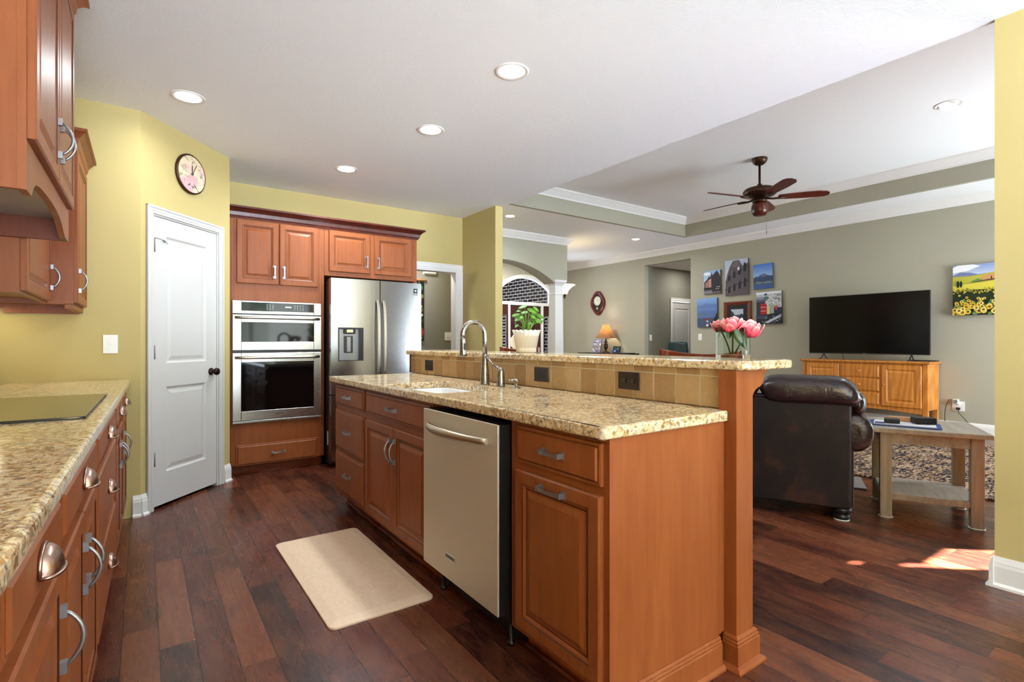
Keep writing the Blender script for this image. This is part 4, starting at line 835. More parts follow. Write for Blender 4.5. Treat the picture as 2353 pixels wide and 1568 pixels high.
# ================================================================== CEILING FAN
fn = thing('ceiling_fan', 'dark bronze five-blade ceiling fan hanging from the tray ceiling', 'ceiling fan', (6.0, 3.33, TZ))
mb = MB(); mb.lathe([(.085, -.001), (.088, -.012), (.075, -.05), (.045, -.075), (.02, -.08)], n=28); mb.build('canopy', 'bronze_brown', fn)
mb = MB(); mb.lathe([(.013, -.07), (.013, -.30), (.022, -.305), (.032, -.33), (.03, -.345)], n=14); mb.build('downrod', 'bronze_brown', fn)
mb = MB(); mb.lathe([(.03, -.335), (.09, -.345), (.165, -.365), (.187, -.395), (.185, -.425), (.165, -.445), (.12, -.46), (.075, -.468), (.07, -.485), (.04, -.49)], n=36); mb.build('motor', 'bronze_brown', fn)
mb = MB(); mb.lathe([(.05, -.485), (.078, -.495), (.085, -.52), (.072, -.53)], n=28); sw_ = mb.build('switch_housing', 'bronze_brown', fn)
mb = MB(); mb.lathe([(.072, -.53), (.088, -.56), (.095, -.605), (.088, -.65), (.065, -.68), (.02, -.685)], n=28); mb.build('light_bowl', 'mahogany', fn)
rtv = Vector((.815, -.5795, 0)); fwv = Vector((.5795, .815, 0)); vd = Vector((.874, .486, 0)); rv = Vector((.486, -.874, 0))
for i, a in enumerate((8, 80, 152, 224, 296)):
    d = rv*cos(R(a)) + vd*sin(R(a)); s_ = Vector((-d.y, d.x, 0)); zb = -.475
    mb = MB(); pl = [(.20, -.045), (.30, -.058), (.50, -.068), (.64, -.070), (.70, -.055), (.735, -.02), (.735, .03), (.69, .060), (.50, .064), (.30, .054), (.20, .045)]
    def q(u, v, t): return tuple(d*u + s_*v + Vector((0, 0, zb - v*.24 + t)))
    mb.prism(pl, q, -.004, .004); bl = mb.build('blade', 'blade_wood', fn)
    mb = MB(); mb.tube([tuple(d*.06+Vector((0, 0, -.478))), tuple(d*.14+Vector((0, 0, -.49))), tuple(d*.21+Vector((0, 0, zb-.012))), tuple(d*.28+Vector((0, 0, zb-.010)))], [.012, .012, .014, .010], 8); mb.build('blade_bracket', 'bronze_brown', bl)
mb = MB(); mb.tube([(.05, -.05, -.53), (.055, -.055, -.86)], .0018, 5); mb.lathe([(.002, -.86), (.006, -.87), (.006, -.90), (.002, -.91)], (.055, -.055, 0), 8); mb.build('pull_chain', 'grey_plastic', fn)

# ================================================================== LIVING ROOM FURNITURE
# sofa seen from behind
SA = math.atan2(.447, .8945)         # depth direction (away from the camera side)
so = thing('leather_sofa', 'dark brown leather sofa seen from behind, beside the end table', 'sofa', (3.745, 1.462, 0), SA)
# local: x = depth (front +), y = along the back to the left (+y)
LEN = 1.75
mb = MB(); mb.prism(rrect(.0, .10, .0, LEN, .02, 3), lambda a, b, t: (a, b, t), .085, .815); o = mb.build('back_panel', 'leather', so, .012, 3)
mb = MB(); mb.box(.10, .90, .02, LEN-.02, .09, .42); mb.build('base_frame', 'leather', so, .02)
nC = 3
mb = MB(); mb.ball((.13, -.045, .765), .085, .05, .085, 20, 14); mb.build('cushion_wing', 'leather_soft', so)
for i in range(nC):
    y0, y1 = -.06+(LEN+.06)*i/nC, -.06+(LEN+.06)*(i+1)/nC
    mb = MB()
    def pillow(u, v, y0=y0, y1=y1):
        a = 2*pi*u; w = (v-.5)*2; e = (1-abs(w)**7)**.5 if abs(w) < 1 else 0.0
        e = max(e, .02); k = .7
        cx = abs(cos(a))**k*(1 if cos(a) > 0 else -1); cz = abs(sin(a))**k*(1 if sin(a) > 0 else -1)
        return (.10+.15*cx*(.55+.45*e), y0+(y1-y0)*v, .852+.100*cz*e-(.045*max(0, (.25-v)/.25)**2 if y0 < 0 else 0))
    mb.grid(pillow, 28, 18); mb.build('back_cushion', 'leather_soft', so)
mb = MB(); mb.tube([(-.012, y, .806) for y in [-.004+(LEN+.008)*i/12 for i in range(13)]], .007, 8); mb.build('piping', 'leather_soft', so)
for i in range(3):
    y0, y1 = .14+(LEN-.28)*i/3, .14+(LEN-.28)*(i+1)/3
    mb = MB(); mb.box(.28, .92, y0+.004, y1-.004, .42, .56); mb.build('seat_cushion', 'leather_soft', so, .05, 4)
for e, y in ((0, -.02), (1, LEN-.18)):
    mb = MB(); mb.box(.06, .92, y, y+.20, .09, .50); a_ = mb.build('arm', 'leather', so, .02)
    mb = MB(); ls = []
    yc = y+.10-(.100 if e == 0 else -.100)
    for xx, rr_ in ((.055, .05), (.06, .095), (.075, .112), (.11, .118), (.5, .120), (.90, .120), (.93, .11), (.94, .06)):
        ls.append([(xx, yc+rr_*cos(2*pi*k/24)*1.0, .580+rr_*sin(2*pi*k/24)*1.12) for k in range(24)])
    mb.loops(ls, smooth=True); mb.build('arm_roll', 'leather_soft', a_)
for x, y in ((.07, .05), (.07, LEN-.07), (.82, .05), (.82, LEN-.07)):
    mb = MB(); mb.lathe([(.040, .004), (.048, .012), (.050, .03), (.042, .038), (.046, .044), (.058, .056), (.060, .075), (.052, .09)], (x, y, 0), 20); l_ = mb.build('foot', 'black', so)
    mb = MB(); mb.lathe([(.046, 0), (.048, .003), (.044, .006)], (x, y, 0), 18); mb.build('felt_pad', 'plastic_white', l_)
fm = MB(); fm.prism([(.956, -.19), (1.352, -.19), (1.352, .42), (.956, .42)], lambda a, b, t: (a, b, t), .0, .012)
o = fm.build('floor_mat', 'grey_plastic', None, .003); o.location = (3.745, 1.462, .0005); o.rotation_euler = (0, 0, SA); tag(o, 'flat grey mat corner peeking out beside the sofa', 'mat')
# end table
EA = math.atan2(.418, .909)
et = thing('end_table', 'weathered grey-brown wood end table with a lower shelf', 'table', (4.405, 1.277, 0), EA)
hx_, hy_ = .235, .235
# local x = away from the camera, y = to the left
mb = MB(); mb.box(-.295, .305, -.305, .305, .572, .602); mb.build('table_top', 'grey_wood_flat', et, .004)
lg = .066
for sx in (-1, 1):
    for sy in (-1, 1):
        cx_, cy_ = sx*(hx_+.0), sy*hy_
        mb = MB(); mb.box(cx_-lg/2, cx_+lg/2, cy_-lg/2, cy_+lg/2, .006, .571); l_ = mb.build('leg', 'grey_wood', et, .003)
        mb = MB(); mb.lathe([(.042, 0), (.044, .003), (.040, .006)], (cx_, cy_, 0), 16); mb.build('felt_pad', 'plastic_white', l_)
for b in ((-hx_-.022, -hx_+.0, -hy_+lg/2, hy_-lg/2, .500, .571), (hx_, hx_+.022, -hy_+lg/2, hy_-lg/2, .500, .571)): mb = MB(); mb.box(*b); mb.build('apron', 'grey_wood_flat', et, .002)
for b in ((-hx_+lg/2, hx_-lg/2, -hy_-.022, -hy_, .500, .571), (-hx_+lg/2, hx_-lg/2, hy_, hy_+.022, .500, .571)): mb = MB(); mb.box(*b); mb.build('apron', 'grey_wood_flat', et, .002)
mb = MB(); mb.box(-hx_-.02, hx_+.02, -hy_+lg/2, hy_-lg/2, .125, .165); mb.box(-hx_+lg/2, hx_-lg/2, -hy_-.02, hy_+.02, .125, .1649); mb.build('shelf', 'grey_wood_flat', et, .002)
def on_table(x, y): 
    c, s = cos(EA), sin(EA); return (4.405+c*x-s*y, 1.277+s*x+c*y)
pm = thing('place_mat', 'blue-bordered white woven mat on the end table', 'mat', (*on_table(-.05, .11), .6025), EA-.12)
mb = MB(); mb.prism(rrect(-.14, .14, -.20, .20, .03, 5), lambda a, b, t: (a, b, t), 0, .006); mb.build('border', 'coaster_blue', pm, .002)
mb = MB(); mb.prism(rrect(-.115, .115, -.172, .172, .02, 5), lambda a, b, t: (a, b, t), .006, .009); mb.build('centre', 'cloth_white', pm)
mb = MB(); mb.box(-.08, .0, .11, .165, .009, .0095); mb.box(-.11, -.10, -.17, .17, .009, .0095); mb.build('stripe', 'coaster_blue', pm)
o = B('charger_block', 'rubber', (-.04, .04, -.085, .045, 0, .045), bevel=.008); o.location = (*on_table(-.01, .015), .6125); o.rotation_euler = (0, 0, EA+.3); tag(o, 'larger black block lying on the blue mat', 'charger')
o = B('leather_case', 'rubber', (-.035, .035, -.045, .045, 0, .032), bevel=.008); o.location = (*on_table(-.06, .18), .6125); o.rotation_euler = (0, 0, EA-.1); tag(o, 'smaller black case lying at the left of the blue mat', 'case')
o = B('wooden_box', 'tan_wood', (-.02, .02, -.07, .07, 0, .03), bevel=.004); o.location = (*on_table(.065, .125), .6125); o.rotation_euler = (0, 0, EA-.1); tag(o, 'tan wooden strip lying behind the black items on the mat', 'box')
# rug
o = B('area_rug', 'rug_weave', (5.12, 7.75, -.6, 4.6, 0, .012)); tag(o, 'patterned tan and black rug on the living room floor', 'rug')
# sideboard
sb = thing('sideboard', 'oak sideboard with doors and drawers under the television', 'sideboard', (8.14, 2.31, 0))
# local: y from 0 (right end) to 1.53 (left), x from 0 (front) to .40
w, dp, tz = 1.53, .41, .918
mb = MB(); mb.prism([(-.035, -.035), (-.035, w+.035), (dp+.01, w+.035), (dp+.01, -.035)], lambda a, b, t: (a, b, t), tz-.026, tz); mb.build('top', 'oak', sb, .009, 3)
mb = MB(); mb.box(0, dp, 0, .02, .29, tz-.027); mb.box(0, dp, w-.02, w, .29, tz-.027); mb.box(dp-.015, dp, .02, w-.02, .29, tz-.027); mb.box(.0, dp-.015, .02, w-.02, .29, .31); mb.box(.002, .02, .02, w-.02, .29, tz-.027); mb.build('carcass', 'oak', sb)
for x0 in (-.004, dp-.05):
    for y0 in (-.004, w-.051): mb = MB(); mb.box(x0, x0+.055, y0, y0+.055, 0, tz-.028); mb.build('leg', 'oak', sb, .003)
mb = MB(); mb.prism([(.05, .29), (w-.05, .29), (w-.05, .24), (w*.75, .262), (w/2, .27), (w*.25, .262), (.05, .24)], lambda a, b, t: (t, a, b), .0, .018); mb.build('apron', 'oak', sb)
def side_door(y0, y1):
    T = frame((.002, y0, .315), (0, 1, 0), (-1, 0, 0)); d = panel_door(T, y1-y0, .55, parent=sb, mats=('oak', 'oak'), st=.062); return d
a = side_door(.06, .50); b_ = side_door(1.03, 1.47)
for par, y in ((a, .475), (b_, 1.055)):
    mb = MB(); mb.ball((-.022, y, .60), .007, .010, .022, 10, 8); mb.build('handle', 'oak', par)
for z0, z1 in ((.685, .865), (.50, .675), (.315, .49)):
    T = frame((.002, .525, z0), (0, 1, 0), (-1, 0, 0)); d = slab_front(T, .48, z1-z0, parent=sb, mats=('oak', 'oak'))
    mb = MB(); mb.lathe([(.008, 0), (.008, -.014), (.017, -.02), (.016, -.03), (.004, -.036)], (-.018, .765, (z0+z1)/2), 14, axis='x'); mb.build('knob', 'oak', d)
# television
tv = thing('television', 'large black flat television standing on the oak sideboard', 'television', (8.30, 2.33, .9185))
mb = MB(); mb.box(.0, .035, 0, 1.495, .085, .935); mb.box(.035, .07, .3, 1.2, .14, .6); mb.build('housing', 'black', tv, .004)
mb = MB(); mb.box(-.002, .001, .010, 1.485, .102, .925); mb.build('screen', 'screen_glass', tv)
for y in (.20, 1.29):
    mb = MB(); mb.tube([(-.12, y, .009), (-.06, y, .02), (.015, y, .09)], .007, 8); mb.tube([(.14, y, .009), (.08, y, .02), (.015, y, .09)], .007, 8); mb.build('stand_foot', 'black', tv)
mb = MB(); mb.box(-.0035, -.002, .73, .77, .091, .096); mb.build('badge', 'grey_panel', tv)
pts = []
for i in range(60):
    a = i/60*2*pi*4.5; rr_ = .035+.045*abs(sin(i*.37)); pts.append((8.30+.3*rr_*cos(a)*2, 2.43+rr_*sin(a)*1.9-.08*i/60, .924+.012*abs(sin(i*.7))))
mb = MB(); mb.tube(pts, .0035, 6); o = mb.build('cable_bundle', 'rubber'); tag(o, 'tangled black cables on the sideboard by the right television foot', 'cable')
mb = MB(); mb.tube([(.06, 1.07, .16), (.12, 1.08, .08), (.15, 1.08, .010), (.22, 1.09, .006)], .004, 6); mb.build('power_cord', 'rubber', tv)
# wall plates in the living room
def tvw(y, z): return frame((XW, y, z), (0, 1, 0), (-1, 0, 0))
op = plate('outlet', 'plastic_white', tvw(2.11, .345), .125, .125, 'duplex_v', 'white outlet low on the wall right of the sideboard, holding two plugs')
mb = MB(); mb.box(-.05, -.006, -.015, .045, .0, .062); o = mb.build('power_adapter', 'plastic_white', None, .004); o.location = (XW, 2.115, .375); tag(o, 'white power adapter with grey face plugged into the outlet', 'plug')
mb = MB(); mb.box(-.056, -.050, -.004, .034, .012, .055); mb.build('face', 'grey_plastic', o)
mb = MB(); mb.tube([(XW-.03, 2.15, .42), (XW-.05, 2.19, .43), (XW-.04, 2.225, .36), (XW-.02, 2.245, .25), (XW-.02, 2.245, .01)], .004, 6); o = mb.build('adapter_cord', 'rubber'); tag(o, 'dark cord curving left from the adapter to the floor', 'cord')
mb = MB(); mb.tube([(XW-.012, 2.11, .315), (XW-.05, 2.10, .27), (XW-.06, 2.04, .2), (XW-.03, 1.97, .10), (XW-.04, 1.90, .01)], .004, 6); mb.box(XW-.03, XW-.008, 2.09, 2.13, .30, .33); o = mb.build('plug_cord', 'rubber'); tag(o, 'dark cord dropping right from the lower plug', 'cord')
plate('light_switch', 'plastic_white', tvw(5.921, 1.265), .078, .124, 'rocker', 'white switch on the long wall below the picture group', 'switch')
plate('light_switch', 'plastic_white', frame((8.775, 7.258, 1.262), (1, 0, 0), (0, -1, 0)), .078, .124, 'rocker', 'white switch on the hall wall just inside the opening', 'switch')
plate('light_switch', 'plastic_white', frame((3.57, 6.6, 1.255), (1, 0, 0), (0, -1, 0)), .118, .118, 'toggle2', 'white double switch seen through the back doorway', 'switch')
cb = thing('chime_box', 'white box mounted high on the wall beyond the back doorway', 'chime', (3.27, 6.6, 2.16)); mb = MB(); mb.box(-.09, .09, -.045, 0, -.03, .04); mb.build('cover', 'plastic_white', cb, .01); mb = MB(); mb.box(-.10, .10, -.01, 0, -.04, .05); mb.build('back_plate', 'plastic_white', cb)

# ================================================================== PICTURES
def canvas(name, label, y0, y1, z0, z1, polys, tilt=0, frame_w=0, cat='picture', t=.03, edge='canvas_edge'):
    w, h = y1-y0, z1-z0; th = thing(name, label, cat, (XW-.002, (y0+y1)/2, (z0+z1)/2)); th.rotation_euler = (R(tilt), 0, 0)
    mb = MB(); mb.box(-t, 0, -w/2, w/2, -h/2, h/2); mb.build('stretcher' if not frame_w else 'backing', edge, th, .0015)
    mb = MB(); m_ = frame_w
    def P(u, v, k): return (-t-.0006-.00012*k, w/2-m_-u*(w-2*m_), -h/2+m_+v*(h-2*m_))
    for k, (c, pts) in enumerate(polys):
        mb.ink = c; pts = [(min(1, max(0, a)), min(1, max(0, b))) for a, b in pts]
        mb.add([P(a, b, k) for a, b in pts], [list(range(len(pts)))])
    mb.build('print', 'print', th, fix=False)
    return th, w, h
def bands(cs, v0=0, v1=1):
    n_ = len(cs); return [(c, [(0, v0+(v1-v0)*i/n_), (1, v0+(v1-v0)*i/n_), (1, v0+(v1-v0)*(i+1)/n_), (0, v0+(v1-v0)*(i+1)/n_)]) for i, c in enumerate(cs)]
def lerp(a, b, t): return tuple(x+(y-x)*t for x, y in zip(a, b))
def grad(a, b, n_, v0, v1): return bands([lerp(a, b, i/(n_-1)) for i in range(n_)], v0, v1)
def ell(cx, cy, rx, ry, n_=14): return [(cx+rx*cos(2*pi*i/n_), cy+ry*sin(2*pi*i/n_)) for i in range(n_)]
def bx(a, b, c, d): return [(a, c), (b, c), (b, d), (a, d)]
rnd = random.Random(3)
# old street with dark gabled house
P_ = grad((206, 216, 228), (140, 176, 220), 6, .3, 1) + [((96, 84, 92), bx(0, 1, 0, .3))]
P_ += [((232, 234, 238), ell(.2, .88, .22, .07)), ((60, 44, 46), [(.02, .28), (.02, .52), (.25, .68), (.32, .80), (.36, .72), (.44, .80), (.48, .94), (.54, .80), (.62, .86), (.8, .98), (.95, .82), (1, .70), (1, .2), (.02, .2)])]
P_ += [((176, 122, 118), [(.08, .28), (.08, .46), (.27, .60), (.27, .28)]), ((196, 150, 142), [(.29, .28), (.29, .60), (.45, .66), (.45, .28)]), ((34, 28, 36), [(.5, .1), (.5, .72), (.78, .96), (1, .62), (1, .1)])]
for i in range(4):
    for j in range(3): P_.append(((70, 50, 56), bx(.10+i*.09, .13+i*.09, .32+j*.09, .37+j*.09)))
P_ += [((22, 20, 26), bx(.03, .48, .18, .29))] + [((210, 210, 214), ell(.75+.06*i, .2+.08*(i % 2), .03, .02)) for i in range(4)] + [((120, 116, 124), bx(0, .5, .02, .14))]
canvas('canvas_picture', 'small canvas photo of an old street with a dark gabled house', 5.48, 5.82, 2.06, 2.49, P_, -1)
# stone arcade ruin
P_ = grad((210, 214, 224), (180, 192, 214), 4, 0, 1) + [((84, 76, 80), [(0, 0), (.02, .42), (.10, .62), (.2, .80), (.35, .97), (.62, .98), (.72, .86), (.78, .80), (1, .88), (1, 0)]), ((58, 54, 60), [(0.02, .40), (.42, .60), (1, .82), (1, .76), (.42, .55), (.02, .36)]), ((60, 54, 60), [(0.0, .20), (.42, .32), (1, .42), (1, .36), (.42, .27), (0, .15)])]
for i in range(4):
    for j, (v0, sl) in enumerate(((.02, .10), (.36, .16))):
        u0 = .12+i*.23; hh = .13+.03*i; vb = v0+.05+sl*i*.45
        P_.append(((24, 20, 28), [(u0, vb), (u0+.11, vb+.02), (u0+.115, vb+hh), (u0+.06, vb+hh+.06), (u0+.005, vb+hh-.01)]))
        P_.append(((120, 112, 116), [(u0-.04, vb-.01), (u0-.025, vb-.01), (u0-.02, vb+hh+.05), (u0-.035, vb+hh+.05)]))
P_ += [((104, 96, 100), [(.30, .84), (.40, .95), (.60, .96), (.70, .84), (.62, .80), (.42, .78)]), ((210, 214, 224), ell(.60, .74, .05, .05))]
canvas('canvas_picture', 'tallest canvas, a black and white photo of a ruined stone arcade', 4.95, 5.385, 2.0, 2.632, P_, -.6)
# lake with peaks
P_ = grad((150, 178, 222), (72, 118, 196), 8, .45, 1) + [((60, 76, 112), [(0, .38), (.0, .46), (.15, .52), (.25, .50), (.36, .56), (.46, .60), (.52, .58), (.60, .61), (.72, .54), (.85, .51), (1, .50), (1, .38)]), ((96, 104, 130), [(.36, .55), (.46, .59), (.6, .60), (.7, .54), (.52, .47)]), ((44, 66, 98), [(0, .16), (0, .44), (.3, .46), (.6, .43), (1, .46), (1, .16)]), ((96, 116, 112), [(.05, .22), (.2, .32), (.5, .27), (.8, .30), (1, .26), (1, .2), (.5, .22)]), ((58, 88, 140), bx(0, 1, 0, .18))]
for i in range(16): P_.append(((190, 200, 200), ell(rnd.uniform(.05, .95), rnd.uniform(.19, .26), .014, .008, 8)))
canvas('canvas_picture', 'small blue canvas photo of mountain peaks over a lake', 4.52, 4.855, 2.075, 2.497, P_, -1.2)
# hazy bay with a person in a red hat at the bottom
P_ = grad((70, 96, 150), (122, 160, 216), 9, .3, 1) + [((92, 118, 172), [(0, .76), (.3, .78), (.48, .83), (.6, .80), (1, .77), (1, .66), (0, .66)]), ((84, 108, 160), [(0, .5), (.4, .56), (1, .52), (1, .3), (0, .3)]), ((62, 78, 110), bx(0, 1, 0, .32)), ((92, 112, 110), [(.02, .40), (.3, .47), (.5, .45), (.3, .39)]), ((24, 22, 32), [(.62, 0), (.68, .14), (.84, .26), (.96, .44), (1, .5), (1, 0)]), ((150, 150, 150), bx(.5, .515, .2, .38)), ((34, 30, 44), [(.42, .0), (.45, .16), (.55, .17), (.62, 0)]), ((214, 200, 190), ell(.51, .20, .05, .045)), ((150, 34, 48), ell(.51, .255, .085, .035)), ((150, 34, 48), ell(.51, .28, .05, .03)), ((220, 220, 226), [(.44, .02), (.47, .13), (.5, .06), (.54, .14), (.58, .02)])]
canvas('canvas_picture', 'canvas photo of a hazy blue bay with a small red-hatted person', 5.545, 5.963, 1.453, 1.985, P_, -1)
# framed small landscape
P_ = [((12, 12, 14), bx(0, 1, 0, 1)), ((70, 84, 110), bx(.2, .8, .22, .78)), ((176, 186, 200), bx(.2, .8, .5, .78)), ((44, 54, 60), [(.2, .25), (.2, .72), (.32, .62), (.42, .40), (.5, .30)]), ((40, 50, 66), [(.45, .3), (.55, .5), (.6, .42), (.68, .56), (.8, .5), (.8, .3)]), ((52, 70, 80), bx(.2, .8, .22, .34))]
th, w, h = canvas('framed_picture', 'small mountain picture in a wide brown wood frame with black mat', 4.907, 5.413, 1.42, 1.89, P_, 0, .06, t=.02)
mb = MB(); fp_ = [(0, 0), (0, .034), (.02, .036), (.045, .028), (.06, .022), (.062, .018)]
mb.loops([[(-n_, yy*(w/2-i), zz*(h/2-i)) for yy, zz in ((-1, -1), (1, -1), (1, 1), (-1, 1))] for i, n_ in [(0, 0), (0, .034), (.02, .036), (.045, .028), (.06, .022)]], False, False); mb.build('frame', 'oak', th, fix=False).data.materials[0] = M['stool_wood']
# red house harbour village
P_ = grad((40, 44, 66), (226, 232, 240), 5, .62, 1) + [((44, 46, 70), bx(0, 1, 0, .66)), ((206, 210, 214), [(.35, .66), (.5, .88), (.8, .95), (1, .86), (1, .5), (.5, .5)]), ((70, 120, 116), ell(.40, .80, .10, .06)), ((34, 40, 52), ell(.38, .92, .06, .03))]
for i in range(70): P_.append((rnd.choice([(230, 234, 236), (90, 96, 110), (160, 170, 176), (50, 56, 72)]), ell(rnd.uniform(.45, .97), rnd.uniform(.55, .92), rnd.uniform(.012, .03), rnd.uniform(.01, .025), 6)))
P_ += [((184, 30, 44), bx(.18, .42, .30, .64)), ((216, 200, 150), bx(.43, .55, .30, .56)), ((150, 170, 160), bx(.56, .72, .30, .6)), ((206, 60, 70), bx(.76, .84, .42, .56))]
for i in range(4):
    for j in range(5): P_.append(((244, 220, 210) if j % 2 else (90, 20, 30), bx(.205+i*.055, .225+i*.055, .33+j*.06, .36+j*.06)))
P_ += [((30, 32, 44), [(0, .28), (.5, .30), (1, .36), (1, .0), (0, .0)]), ((150, 158, 176), [(.3, .04), (.9, .26), (1, .30), (1, .20), (.5, .02)]), ((210, 214, 222), [(.36, .04), (.9, .23), (.95, .22), (.44, .03)]), ((60, 66, 84), bx(.02, .45, .16, .27))]
for i in range(22): P_.append(((200, 204, 214), ell(rnd.uniform(.05, .95), rnd.uniform(.02, .26), .02, .009, 6)))
canvas('canvas_picture', 'canvas photo of a harbour village with a tall red house', 4.369, 4.80, 1.478, 2.018, P_, -.8)
# sunflower field
P_ = grad((200, 210, 226), (140, 160, 204), 5, .74, 1) + [((236, 238, 242), [(0, .96), (0, .85), (.3, .88), (.55, .96), (.4, 1), (.1, 1)]), ((112, 122, 160), [(0, .80), (.15, .86), (.35, .84), (.5, .80), (.8, .82), (1, .84), (1, .74), (0, .74)]), ((180, 176, 66), [(0, .60), (0, .78), (.35, .77), (.6, .80), (.75, .82), (1, .86), (1, .6)]), ((206, 150, 96), [(.45, .66), (.62, .78), (.85, .80), (1, .78), (1, .66)]), ((96, 140, 72), [(.35, .66), (.5, .72), (.6, .68), (.45, .65)]), ((90, 66, 40), [(.1, .625), (.5, .645), (1, .69), (1, .72), (.6, .68), (.3, .64)]), ((214, 200, 74), [(0, .48), (0, .60), (.5, .625), (1, .67), (1, .50)]), ((36, 48, 26), bx(0, 1, 0, .50))]
for i in range(90): P_.append((rnd.choice([(208, 190, 60), (170, 160, 60), (110, 110, 40)]), ell(rnd.uniform(0, 1), rnd.uniform(.44, .53), .02, .010, 6)))
for c_, u, v, r1, r2 in (((26, 32, 22), .11, .62, .03, .07), ((26, 32, 22), .17, .62, .026, .066), ((30, 34, 24), .76, .71, .012, .04), ((30, 34, 24), .90, .72, .014, .025)): P_.append((c_, ell(u, v, r1, r2)))
for i in range(26): P_.append(((104, 140, 92), ell(rnd.uniform(0, 1), rnd.uniform(.0, .30), rnd.uniform(.03, .06), rnd.uniform(.02, .05), 7)))
for i in range(70):
    v = rnd.uniform(.02, .46); u = rnd.uniform(.03, .97); r_ = .018+.075*(.46-v)/.46*rnd.uniform(.75, 1.05)
    rr_ = r_*.74
    star = [(u+(r_ if k % 2 else r_*.72)*cos(2*pi*k/26), v+(rr_ if k % 2 else rr_*.72)*sin(2*pi*k/26)) for k in range(26)]
    P_.append((rnd.choice([(232, 206, 84), (222, 184, 60), (240, 220, 120)]), star)); P_.append(((92, 58, 34), ell(u, v, r_*.42, rr_*.42, 10))); P_.append(((146, 110, 60), ell(u, v, r_*.18, rr_*.18, 8)))
canvas('canvas_picture', 'canvas painting of a sunflower field hanging right of the television', 1.66, 2.157, 1.517, 2.157, P_, 0, t=.04)
# hanging scroll beyond the doorway
hs = thing('hanging_scroll', 'narrow red and green hanging scroll beyond the back doorway', 'picture', (2.98, 6.6, 0))
mb = MB(); mb.tube([(-.24, -.02, 2.035), (.238, -.02, 2.035)], .016, 10); mb.build('rod', 'tan_wood', hs)
mb = MB(); mb.box(-.20, .20, -.02, -.012, 1.19, 2.03); mb.build('cloth', 'black', hs)
mb = MB()
for k in range(170):
    mb.ink = rnd.choice([(150, 40, 36), (176, 62, 40), (60, 110, 60), (40, 90, 54), (190, 150, 50), (80, 40, 90), (200, 190, 170), (120, 130, 60)])
    u, v = rnd.uniform(-.17, .175), rnd.uniform(1.21, 2.0); e = ell(u, v, rnd.uniform(.01, .03), rnd.uniform(.012, .035), 8); mb.add([(min(.195, max(-.195, a)), -.0204-.00004*k, b) for a, b in e], [list(range(8))])
mb.build('print', 'print', hs, fix=False)

# ================================================================== TELEVISION WALL CLOCK, CONSOLE TABLE AND LAMP
oc_ = thing('hanging_clock', 'oval dark red wood clock with cream dial on the far olive wall', 'clock', (XW-.001, 8.60, 2.07))
ov_ = lambda a: (.205+.018*cos(4*a))*cos(a)
def ovl(s_, n0): return [(n0, (.205+.012*cos(4*a))*s_*cos(a), (.262+.014*cos(4*a))*s_*sin(a)) for a in [2*pi*i/48 for i in range(48)]]
mb = MB(); mb.loops([ovl(1, 0), ovl(1, -.05), ovl(.95, -.065), ovl(.78, -.06), ovl(.74, -.045)], True, False, smooth=False); mb.build('case', 'red_oxide', oc_, fix=False)
mb = MB(); mb.loops([ovl(.745, -.045), ovl(.01, -.045)], False, True); mb.build('back', 'black', oc_, fix=False)
mb = MB(); mb.lathe([(.105, -.046), (.105, -.052)], (0, 0, .045), 32, axis='x'); dl_ = mb.build('dial', 'clock_cream', oc_)
mb = MB()
for k in range(12): a = 2*pi*k/12; mb.box(-.054, -.052, .082*cos(a)-.006, .082*cos(a)+.006, .045+.082*sin(a)-.008, .045+.082*sin(a)+.008)
mb.box(-.056, -.054, -.004, .004, .045, .10); mb.box(-.056, -.054, -.05, .0, .042, .048); mb.build('hands', 'black', dl_)
mb = MB(); mb.lathe([(.035, -.046), (.035, -.055)], (0, 0, -.125), 20, axis='x'); mb.build('pendulum', 'trim_gold', oc_)
ctb = thing('console_table', 'dark narrow console table along the far wall under the clock', 'table', (8.20, 7.38, 0)); w = 1.52
mb = MB(); mb.box(0, .36, 0, w, .895, .927); mb.build('top', 'black', ctb, .004)
mb = MB(); mb.box(.02, .34, .03, w-.03, .80, .894); mb.build('apron', 'mahogany', ctb)
for x in (.02, .295):
    for y in (.03, w-.075): mb = MB(); mb.box(x, x+.045, y, y+.045, 0, .80); mb.build('leg', 'mahogany', ctb)
tl = thing('table_lamp', 'table lamp with tan bell shade on the console table', 'lamp', (8.36, 8.16, .9275))
mb = MB(); mb.lathe([(.10, 0), (.10, .012), (.06, .03), (.03, .045), (.025, .07), (.045, .12), (.05, .16), (.035, .20), (.022, .215), (.045, .24), (.028, .26), (.016, .27), (.014, .30), (.008, .33), (.008, .60)], n=20); mb.build('base', 'bronze_brown', tl)
mb = MB(); n8 = 8
mb.loops([[(r*cos(2*pi*(i+.5)/n8), r*sin(2*pi*(i+.5)/n8), z) for i in range(n8)] for r, z in ((.235, .335), (.19, .40), (.135, .49), (.09, .575), (.075, .625))], False, False); sh_ = mb.build('shade', 'shade_tan', tl, solid=.004, fix=False)
mb = MB(); mb.lathe([(.01, .42), (.035, .45), (.03, .49), (.01, .51)], n=14); mb.build('bulb', 'bowl_glow', tl)
pl_ = bpy.data.lights.new('lamp_bulb', 'POINT'); pl_.energy = 9; pl_.color = (1, .84, .58); pl_.shadow_soft_size = .04; lo = bpy.data.objects.new('lamp_bulb', pl_); COL.objects.link(lo); lo.parent = tl; lo.location = (0, 0, .53)
